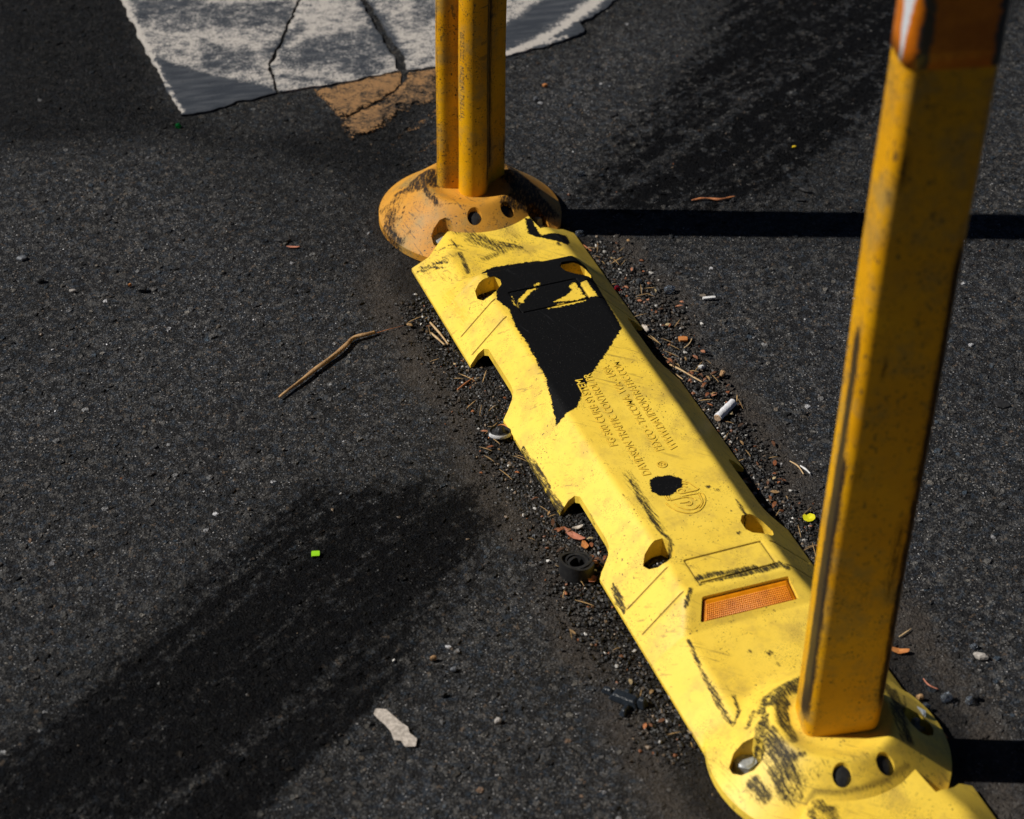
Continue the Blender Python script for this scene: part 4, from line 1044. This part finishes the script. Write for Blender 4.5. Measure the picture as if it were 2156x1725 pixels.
def chip(name, px, size, mat, label, cat, group=None, rot=0.0, h=None, seed=0, k=8, el=.7, round_=False, z=-.0010):
    g = np.random.default_rng(seed + 100); size = size * .82; s = size / 2000; h = (h or size * .45) / 1000; bm = bmesh.new()
    lv = [(.82, 0.0), (1.0, .35), (.93, .75), (.55, 1.0)] if not round_ else [(.6, 0), (.95, .25), (1.0, .5), (.85, .78), (.45, .97)]
    ang = np.arange(k) / k * 2 * np.pi + g.normal(0, .16, k); rad = .78 + .4 * g.random(k); rings = []
    for f, zz in lv:
        rings.append([bm.verts.new((math.cos(a) * s * r * f + g.normal(0, .03) * s, math.sin(a) * s * r * f * el + g.normal(0, .03) * s, zz * h + g.normal(0, .05) * h * (zz > 0))) for a, r in zip(ang, rad)])
    for a, b in zip(rings, rings[1:]):
        for i in range(k): bm.faces.new((a[i], a[(i + 1) % k], b[(i + 1) % k], b[i]))
    bm.faces.new(rings[-1]); bm.faces.new(rings[0][::-1])
    me = bm_mesh(name, bm); c = un(*px)
    o = link(name, me, mat, None, (c[0], c[1], z), rot); tag(o, label, cat, group); return o
def flakeobj(name, outline, px, rot, mat, label, cat, group=None, thick=.4, curl=.0, z=.0004, nx=1):
    """thin piece with its own outline (mm), slightly curled"""
    pl = rounded(outline, 1.2, 3); bm = bmesh.new(); n = len(pl)
    R = max(np.linalg.norm(p) for p in pl)
    def zz(p): return curl / 1000 * (np.linalg.norm(p) / R) ** 2
    top = [bm.verts.new((p[0] / 1000, p[1] / 1000, zz(p) + thick / 1000)) for p in pl]; bot = [bm.verts.new((p[0] / 1000, p[1] / 1000, zz(p))) for p in pl]
    ct = bm.verts.new((0, 0, thick / 1000)); cb = bm.verts.new((0, 0, 0))
    for i in range(n):
        j = (i + 1) % n; bm.faces.new((bot[i], bot[j], top[j], top[i])); bm.faces.new((top[i], top[j], ct)); bm.faces.new((bot[j], bot[i], cb))
    bmesh.ops.recalc_face_normals(bm, faces=bm.faces)
    c = un(*px); o = link(name, bm_mesh(name, bm), mat, None, (c[0], c[1], z), rot); tag(o, label, cat, group); return o

m_wood = simple('dry_stalk', (.46, .29, .14), (.30, .17, .075), .7, 120, .0012, 500, .3)
m_straw = simple('pale_straw', (.55, .40, .22), (.42, .27, .13), .65, 200, .0006, 600)
m_bark = simple('rust_twig', (.45, .17, .06), (.28, .10, .04), .75, 260, .0008, 500)
m_leaf = simple('pink_brown_leaf', (.50, .20, .13), (.36, .13, .075), .7, 200, .0006, 500)
m_leaf2 = simple('orange_leaf', (.52, .21, .06), (.40, .14, .035), .65, 220, .0006, 500)
m_white2 = simple('dirty_white', (.72, .72, .72), (.52, .52, .52), .6, 260, .0006, 700)
m_scrap = simple('worn_white_scrap', (.56, .50, .44), (.34, .30, .26), .8, 260, .0016, 600)
m_lime = simple('lime_green_plastic', (.30, .66, .02), (.26, .58, .015), .4, 100)
m_yel = simple('lemon_petal', (.72, .70, .012), (.62, .56, .01), .6, 200, .0006, 500)
m_tan = simple('tan_stone', (.38, .23, .11), (.27, .15, .07), .7, 250, .0008, 500)
m_grey = simple('grey_stone', (.14, .15, .17), (.07, .075, .08), .6, 250, .0008, 500)
m_pale = simple('pale_stone', (.42, .39, .36), (.24, .22, .20), .6, 250, .0008, 500)
m_blackst = simple('black_crumb', (.010, .010, .011), (.02, .02, .021), .6, 250, .001, 500)
m_blue = simple('blue_black_plastic', (.012, .016, .022), (.02, .026, .034), .28, 250, .0006, 400, .5)
def glass(name, c):
    t = NT(name); t.done(c, .08, None, .5); t.b.inputs['Transmission Weight'].default_value = .9; t.b.inputs['IOR'].default_value = 1.5; return t.m
m_glass = glass('clear_glass', (.45, .50, .56)); m_red = glass('red_glass', (.75, .02, .07)); m_green = glass('green_glass', (.02, .55, .12))
m_paper = simple('cigarette_paper', (.70, .70, .73), (.58, .58, .62), .75, 300, .0008, 500)
m_filter = simple('cigarette_filter', (.50, .36, .24), (.38, .25, .15), .9, 600, .001, 900)

ty = tube('dry_stalk', [(588, 838), (622, 813), (660, 785), (700, 755), (728, 732), (742, 716), (766, 709), (789, 702)], [.0010, .0017, .0022, .0024, .0023, .0020, .0021, .0017], m_wood, 'long bent tan stalk lying alone on the asphalt left of the curb', 'dry stalk', k=8)
tube('plant_fibre', [(789, 703), (820, 694), (850, 686)], [.0005, .0003, .0002], m_bark, 'hair thin brown fibre trailing off the upper end of the bent stalk', 'plant fibre', k=5)
tube('straw', [(906, 681), (925, 703), (944, 727)], [.0011, .0012, .0010], m_straw, 'upper of two straws beside the curb edge, above the first notch', 'straw', 'pale straws lying about', k=6)
tube('straw', [(907, 702), (920, 714), (936, 728)], [.0010, .0012, .0010], m_straw, 'lower of two straws beside the curb edge, above the first notch', 'straw', 'pale straws lying about', k=6)
tube('straw', [(963, 822), (980, 809), (997, 797)], [.0008, .0009, .0007], m_bark, 'short reddish straw lying in the dirt beside the first notch', 'straw', 'pale straws lying about', k=6)
tube('straw', [(1400, 764), (1428, 778), (1455, 793), (1479, 806)], [.0008, .001, .001, .0006], m_straw, 'long pale straw in the litter right of the curb above the cigarette end', 'straw', 'pale straws lying about', k=6)
tube('straw', [(1400, 776), (1418, 787), (1438, 800)], [.0008, .0009, .0006], m_straw, 'short pale straw below the long straw right of the curb', 'straw', 'pale straws lying about', k=6)
tube('straw', [(1663, 972), (1680, 983), (1692, 1000)], [.0006, .0008, .0007], m_straw, 'thin bleached straw on bare asphalt left of the near post', 'straw', 'pale straws lying about', k=6)
tube('straw', [(1685, 982), (1696, 990), (1706, 999)], [.0008, .0010, .0009], m_white2, 'thicker white straw end on bare asphalt left of the near post', 'straw', 'pale straws lying about', k=6)
tube('bark_twig', [(1456, 423), (1474, 421), (1495, 420), (1514, 423), (1532, 419), (1548, 415)], [.0008, .0014, .0012, .0016, .0013, .0007], m_bark, 'thin orange brown twig lying just above the long post shadow', 'twig', k=6)
tube('bark_twig', [(1216, 513), (1230, 520), (1246, 530)], [.0008, .0011, .0007], m_bark, 'short rusty twig at the far right corner of the curb', 'twig', k=6)
tube('plant_fibre', [(1893, 1342), (1908, 1333), (1918, 1325)], [.0006, .0008, .0005], m_straw, 'small pale fibre right of the near post beside a dark crack', 'plant fibre', k=5)
tube('plant_fibre', [(1944, 1430), (1956, 1444), (1975, 1452)], [.0005, .0007, .0005], m_leaf, 'curved pinkish fibre on the road right of the near post base', 'plant fibre', k=5)
# cigarette end
def cigarette():
    a = Vector((*un(1510, 886), 0)); b = Vector((*un(1543, 853), 0)); d = b - a; L = d.length; r = .0042
    e = empty('cigarette_end', (a + b) / 2, math.atan2(d.y, d.x)); tag(e, 'crumpled white cigarette end lying right of the curb', 'cigarette end')
    def rod(x0, x1, r0, nr, nm, mat, cap):
        bm = bmesh.new(); k = 16; rings = []; g = np.random.default_rng(4)
        for i in range(nr + 1):
            x = x0 + (x1 - x0) * i / nr; f = 1 + .07 * math.sin(i * 1.9) + (.10 * math.sin(i * 3.1) if x > L * .3 else 0)
            rings.append([bm.verts.new((x, math.cos(2 * math.pi * j / k) * r0 * f * (1 + .05 * math.sin(j * 2 + i)), r0 + math.sin(2 * math.pi * j / k) * r0 * f * (.93 + .05 * math.cos(j + i)))) for j in range(k)])
        for A_, B_ in zip(rings, rings[1:]):
            for j in range(k): bm.faces.new((A_[j], A_[(j + 1) % k], B_[(j + 1) % k], B_[j]))
        bm.faces.new(rings[0][::-1]); bm.faces.new(rings[-1])
        bmesh.ops.recalc_face_normals(bm, faces=bm.faces)
        o = link(nm, bm_mesh(nm, bm, True, 40), mat, e, (0, 0, -.0006)); return o
    rod(-L / 2 + .0006, L / 2, r, 10, 'paper_tube', m_paper, True); rod(-L / 2 - .0003, -L / 2 + .004, r * .9, 2, 'filter', m_filter, True)
cigarette()
flakeobj('plastic_strip', [(-7, -1.6), (6.5, -1.9), (7.2, 0), (6.6, 1.7), (-6.6, 1.9), (-7.6, .2)], (1493, 629), .20, m_white2, 'narrow white plastic strip lying on grey asphalt right of the curb', 'plastic strip', thick=1.6)
flakeobj('petal', [(-6, -2), (-3, -6), (2, -5), (5.5, -2.5), (6.5, 2), (3, 5.5), (-1, 4), (-2, 6), (-5, 4)], (1703, 1093), .3, m_yel, 'bright lemon yellow petal in dark grit left of the near post', 'petal', curl=1.5, thick=.5)
flakeobj('plastic_scrap', [(-4.3, -3.4), (3.4, -3.6), (3.7, 3.5), (-3.9, 3.7)], (665, 1168), .12, m_lime, 'tiny square lime green scrap at the edge of the lower tyre mark', 'plastic scrap', thick=1.2)
flakeobj('paint_scrap', [(-26, 6), (-18, 10), (-8, 7), (2, 4), (9, 3), (14, -2), (23, -4), (27, -12), (20, -17), (13, -13), (8, -16), (0, -9), (-9, -5), (-17, -3), (-24, 0)], (836, 1528), -.55, m_scrap, 'ragged off white scrap stuck flat on the road at the lower left', 'paint scrap', thick=.7)
flakeobj('leaf_sliver', [(-8, -1), (-2, -2), (5, -1.5), (8, .4), (3, 1.4), (-4, 1.2)], (617, 521), -.08, m_leaf, 'small pink sliver of leaf on the asphalt far left of the curb', 'leaf', curl=1.0)
flakeobj('leaf', [(-12, 1), (-5, -3), (3, -4), (11, -3), (14, 1), (6, 3.5), (-4, 3.5)], (1207, 1131), -.7, m_leaf, 'long pink brown leaf curling out of the second notch', 'leaf', 'dry leaves beside the curb', curl=4, z=.002)
flakeobj('leaf', [(-6, 0), (-1, -4), (6, -1), (7, 1), (0, 3.6)], (1231, 1153), 1.75, m_leaf2, 'small orange leaf pointing down between the second notch and the rolled strap', 'leaf', 'dry leaves beside the curb', curl=2, z=.002)
flakeobj('leaf', [(-6, -1), (0, -2.6), (5, -1), (6, 1), (-1, 2.2)], (1215, 1115), .3, m_scrap, 'pale narrow leaf lying at the top of the second notch', 'leaf', 'dry leaves beside the curb', curl=2, z=.002)
flakeobj('leaf', [(-5, -4), (1, -5), (5, 0), (2, 5), (-4, 4)], (1247, 1222), .4, m_leaf, 'rounded red brown leaf crumb between the rolled strap and the curb', 'leaf', 'dry leaves beside the curb', curl=2, z=.001)
flakeobj('leaf', [(-8, -2), (0, -4), (8, -2), (9, 2), (0, 3), (-7, 3)], (1893, 1372), -.15, m_leaf2, 'pale orange leaf half hidden by the right side of the near post', 'leaf', 'dry leaves beside the curb', curl=2.5)
flakeobj('leaf', [(-6, -1.5), (0, -3), (7, 0), (0, 2.5)], (1985, 1548), -1.0, m_leaf2, 'narrow orange leaf against the right rim of the near base', 'leaf', 'dry leaves beside the curb', curl=1.5)
flakeobj('wood_chip', [(-4.5, -3.5), (4, -4), (5, 2), (1, 4), (-5, 3)], (1438, 716), .1, m_leaf2, 'square orange wood chip on the asphalt right of the black painted patch', 'wood chip', thick=2)
tube('straw', [(1440, 734), (1451, 726), (1457, 714)], [.0005, .0008, .0005], m_straw, 'curved sliver of straw hugging the square orange wood chip', 'straw', 'pale straws lying about', k=6)
# rolled up black strap
def strap():
    c = un(1213, 1204); e = empty('rolled_strap', (*c, 0)); tag(e, 'coiled black rubber strap standing on edge beside the second notch', 'strap')
    bm = bmesh.new(); prev = None; th = np.linspace(0, 2 * math.pi * 2.85, 110)
    for t in th:
        u = t / th[-1]; r = .0050 + .0108 * u ** .8 + .0008 * math.sin(t * 2.7); w = .0013
        h = .0155 - .004 * (1 - u) + .0012 * math.sin(t * 1.3); cx, cy = math.cos(t + .8), math.sin(t + .8) * .92
        cur = [bm.verts.new((cx * (r - w), cy * (r - w), -.001)), bm.verts.new((cx * (r - w), cy * (r - w), h)), bm.verts.new((cx * (r + w), cy * (r + w), h)), bm.verts.new((cx * (r + w), cy * (r + w), -.001))]
        if prev:
            for i in range(4): bm.faces.new((prev[i], prev[(i + 1) % 4], cur[(i + 1) % 4], cur[i]))
        else: bm.faces.new(cur)
        prev = cur
    bm.faces.new(prev[::-1]); bmesh.ops.recalc_face_normals(bm, faces=bm.faces)
    link('coil', bm_mesh('coil', bm, True, 40), m_black, e)
strap()
# broken black plastic clip
def clip_():
    c = un(1316, 1474); e = empty('plastic_clip', (*c, 0), -.5); tag(e, 'broken blue black plastic clip with prongs on the road beside the curb', 'plastic clip')
    bm = bmesh.new()
    def box(x0, x1, y0, y1, z0, z1, tp=.7):
        cx, cy = (x0 + x1) / 2, (y0 + y1) / 2
        v = [bm.verts.new((x / 1000, y / 1000, z0 / 1000)) for x, y in ((x0, y0), (x1, y0), (x1, y1), (x0, y1))]
        u = [bm.verts.new(((cx + (x - cx) * tp) / 1000, (cy + (y - cy) * tp) / 1000, z1 / 1000)) for x, y in ((x0, y0), (x1, y0), (x1, y1), (x0, y1))]
        bm.faces.new(v[::-1]); bm.faces.new(u)
        for i in range(4): bm.faces.new((v[i], v[(i + 1) % 4], u[(i + 1) % 4], u[i]))
    box(-14, 14, -6, 6, -1, 6); box(-23, -12, -2, 5, -1, 4.5, .6); box(3, 9, -19, -4, -1, 5, .6); box(10, 20, -3, 7, -1, 8, .5); box(-6, 2, 4, 13, -1, 3, .5)
    bmesh.ops.bevel(bm, geom=list(bm.edges), offset=.0009, segments=1, affect='EDGES')
    link('body', bm_mesh('clip_body', bm), m_blue, e)
clip_()
# cracked bottle stopper with a white edge
def stopper():
    c = un(1052, 916); e = empty('bottle_stopper', (*c, 0), .05); tag(e, 'cracked black stopper with a white rim lying beside the curb edge', 'stopper')
    bm = bmesh.new(); k = 22; rings = []
    for r, z in ((.0125, -.001), (.0125, .004), (.0105, .0055), (.0095, .0035), (.0060, .0045), (.0042, .0085), (.002, .0098)):
        rings.append([bm.verts.new((r * math.cos(2 * math.pi * j / k) * .95, r * math.sin(2 * math.pi * j / k) * .82, z + .0005 * math.sin(j * 1.7))) for j in range(k)])
    for A_, B_ in zip(rings, rings[1:]):
        for j in range(k): bm.faces.new((A_[j], A_[(j + 1) % k], B_[(j + 1) % k], B_[j]))
    bm.faces.new(rings[-1]); link('cap', bm_mesh('cap', bm, True, 40), m_black, e)
    bm = bmesh.new(); prev = None
    for a in np.linspace(212, 330, 18):
        w = .0011 + .0014 * math.sin(math.radians((a - 212) / 118 * 180)); t = math.radians(a); cx, cy = math.cos(t) * .95, math.sin(t) * .82
        cur = [bm.verts.new((cx * (.0126 - w), cy * (.0126 - w), .0048)), bm.verts.new((cx * (.0128 - w * .3), cy * (.0128 - w * .3), .0068)), bm.verts.new((cx * .0136, cy * .0136, .0052)), bm.verts.new((cx * .0132, cy * .0132, .003))]
        if prev:
            for i in range(4): bm.faces.new((prev[i], prev[(i + 1) % 4], cur[(i + 1) % 4], cur[i]))
        else: bm.faces.new(cur)
        prev = cur
    bm.faces.new(prev[::-1]); bmesh.ops.recalc_face_normals(bm, faces=bm.faces); link('rim', bm_mesh('rim', bm, True, 50), m_white2, e)
    pts = [(1060, 875), (1048, 882), (1063, 888)]
stopper()
tube('leaf_stalk', [(1029, 924), (1036, 908), (1050, 898), (1064, 899), (1074, 910), (1076, 926)], [.0006, .0008, .0009, .0013, .0019, .0008], m_leaf2, 'curled orange leaf stalk looped round the black stopper', 'leaf stalk', k=6)
chip('pebble', (1076, 897), 8, m_pale, 'pale greenish pebble touching the curb just above the stopper', 'pebble', 'single pebbles on the asphalt', seed=2)
chip('rubber_crumb', (1696, 402), 20, m_blackst, 'largest black rubber crumb, above the post shadow left of the near post', 'rubber crumb', 'black crumbs on the asphalt', -.5, 4, 3, el=.45)
chip('rubber_crumb', (1687, 422), 15, m_blackst, 'thin black crumb just below the largest rubber crumb', 'rubber crumb', 'black crumbs on the asphalt', -.1, 2.5, 4, el=.3)
chip('rubber_crumb', (596, 507), 22, m_blackst, 'flat black crumb next to the pink leaf sliver', 'rubber crumb', 'black crumbs on the asphalt', .1, 4, 5, el=.5)
chip('rubber_crumb', (300, 611), 14, m_blackst, 'black crumb right of a bright white pebble at the far left', 'rubber crumb', 'black crumbs on the asphalt', .5, 5, 6)
chip('rubber_crumb', (84, 592), 13, m_blackst, 'black crumb nearest the left edge of the picture', 'rubber crumb', 'black crumbs on the asphalt', .2, 5, 7)
chip('rubber_crumb', (1288, 240), 20, m_blackst, 'flat dark disc shaped crumb right of the far post', 'rubber crumb', 'black crumbs on the asphalt', .1, 1.5, 8, el=.7)
chip('rubber_crumb', (1290, 1235), 9, m_blackst, 'small black crumb right below the coiled strap', 'rubber crumb', 'black crumbs on the asphalt', .1, 4, 9) if False else None
chip('rubber_crumb', (2110, 850), 22, m_blackst, 'flat black patch of rubber at the right edge beside the near post', 'rubber crumb', 'black crumbs on the asphalt', .1, 1.5, 10, el=.8)
chip('pebble', (152, 613), 10, m_pale, 'bright white pebble at the far left of the road', 'pebble', 'single pebbles on the asphalt', .3, 3, 11, el=.5)
chip('pebble', (47, 545), 14, m_grey, 'grey pebble at the left edge level with the far base', 'pebble', 'single pebbles on the asphalt', .3, 4, 12)
chip('pebble', (273, 601), 7, m_leaf2, 'tiny orange pebble above the black crumb at the left', 'pebble', 'single pebbles on the asphalt', .8, 3, 13, el=.5)
chip('pebble', (911, 1388), 8, m_tan, 'rounded tan pebble alone on the road at lower middle', 'pebble', 'single pebbles on the asphalt', .5, 5, 14, round_=True)
chip('pebble', (956, 1410), 10, m_grey, 'greenish grey pebble just below the rounded tan pebble', 'pebble', 'single pebbles on the asphalt', .5, 4, 15, round_=True)
chip('pebble', (936, 1464), 8, m_blackst, 'curved black pebble above the white paint scrap', 'pebble', 'single pebbles on the asphalt', .5, 4, 16, el=.5)
chip('pebble', (1048, 1520), 9, m_pale, 'pale pink pebble right of the white paint scrap', 'pebble', 'single pebbles on the asphalt', .5, 5, 17)
chip('pebble', (1388, 788), 8, m_tan, 'orange tan pebble right of the curb beside the straws', 'pebble', 'single pebbles on the asphalt', .5, 5, 18, round_=True) if False else None
chip('pebble', (1521, 790), 11, m_tan, 'rounded tan pebble on clean asphalt above the cigarette end', 'pebble', 'single pebbles on the asphalt', 1.2, 6, 19, el=.65, round_=True)
chip('pebble', (1476, 776), 10, m_white2, 'small white lump at the edge of the litter above the cigarette end', 'pebble', 'single pebbles on the asphalt', .2, 5, 20, el=.5)
chip('pebble', (1360, 694), 16, m_scrap, 'split pale seed husk against the first right hand notch', 'seed husk', None, -1.0, 5, 21, el=.42, round_=True)
chip('pebble', (2064, 1384), 16, m_pale, 'pale crumbly stone on the road right of the near post', 'pebble', 'single pebbles on the asphalt', -.3, 5, 22, el=.55)
chip('pebble', (2050, 1470), 10, m_blackst, 'black stone beside a glass shard at the lower right', 'pebble', 'single pebbles on the asphalt', -.3, 6, 23)
chip('pebble', (1938, 1470), 8, m_tan, 'pale tan pebble above the glass bead beside the near base', 'pebble', 'single pebbles on the asphalt', -.3, 5, 24)
chip('pebble', (1042, 857), 11, m_grey, 'slanting blue grey stone sliver inside the first notch', 'pebble', 'single pebbles on the asphalt', .75, 3, 25, el=.35)
chip('pebble', (1128, 210), 8, m_grey, 'small dark stone right of the far post near the road marking', 'pebble', 'single pebbles on the asphalt', .3, 5, 26)
chip('paint_chip', (1148, 181), 9, m_leaf2, 'orange chip on the asphalt right of the far post', 'paint chip', None, .3, 4, 27, el=.5)
chip('paint_chip', (1672, 309), 7, simple('yellow_chip', (.80, .55, .02)), 'tiny yellow chip inside the upper tyre mark', 'paint chip', None, .2, 2, 28, el=.6)
chip('glass_shard', (375, 267), 9, m_green, 'tiny emerald green glass shard below the white road marking', 'glass shard', 'glass shards on the road', .4, 5, 31)
chip('glass_shard', (1409, 613), 15, m_glass, 'clear glass shard right of the black painted patch', 'glass shard', 'glass shards on the road', .4, 7, 32)
chip('glass_shard', (1299, 610), 9, m_red, 'small ruby red glass shard in the grit right of the curb', 'glass shard', 'glass shards on the road', .4, 6, 33)
chip('glass_shard', (1345, 596), 10, m_glass, 'clear glass crumb in the grit between red shard and clear shard', 'glass shard', 'glass shards on the road', .9, 6, 34)
chip('glass_shard', (1222, 367), 12, m_glass, 'clear glass shard between far post and upper tyre mark', 'glass shard', 'glass shards on the road', .1, 5, 35, el=.5)
chip('glass_shard', (1219, 494), 12, m_glass, 'glass bead inside the long shadow beside the far base', 'glass shard', 'glass shards on the road', .1, 6, 36)
chip('glass_shard', (1993, 1472), 14, m_glass, 'largest glass shard beside the near base at lower right', 'glass shard', 'glass shards on the road', .6, 7, 37)
chip('glass_shard', (2040, 1478), 11, m_glass, 'glass shard touching the black stone at lower right', 'glass shard', 'glass shards on the road', .2, 7, 38)
chip('glass_shard', (1946, 1493), 11, m_glass, 'glass bead closest to the rim of the near base', 'glass shard', 'glass shards on the road', .2, 7, 39)
chip('glass_shard', (2050, 1383 - 20), 9, m_glass, 'glass crumb above the pale crumbly stone at lower right', 'glass shard', 'glass shards on the road', .2, 5, 40)
chip('glass_shard', (1968, 1660), 11, m_glass, 'glass crumb between near base and its shadow at lower right', 'glass shard', 'glass shards on the road', .2, 5, 41)
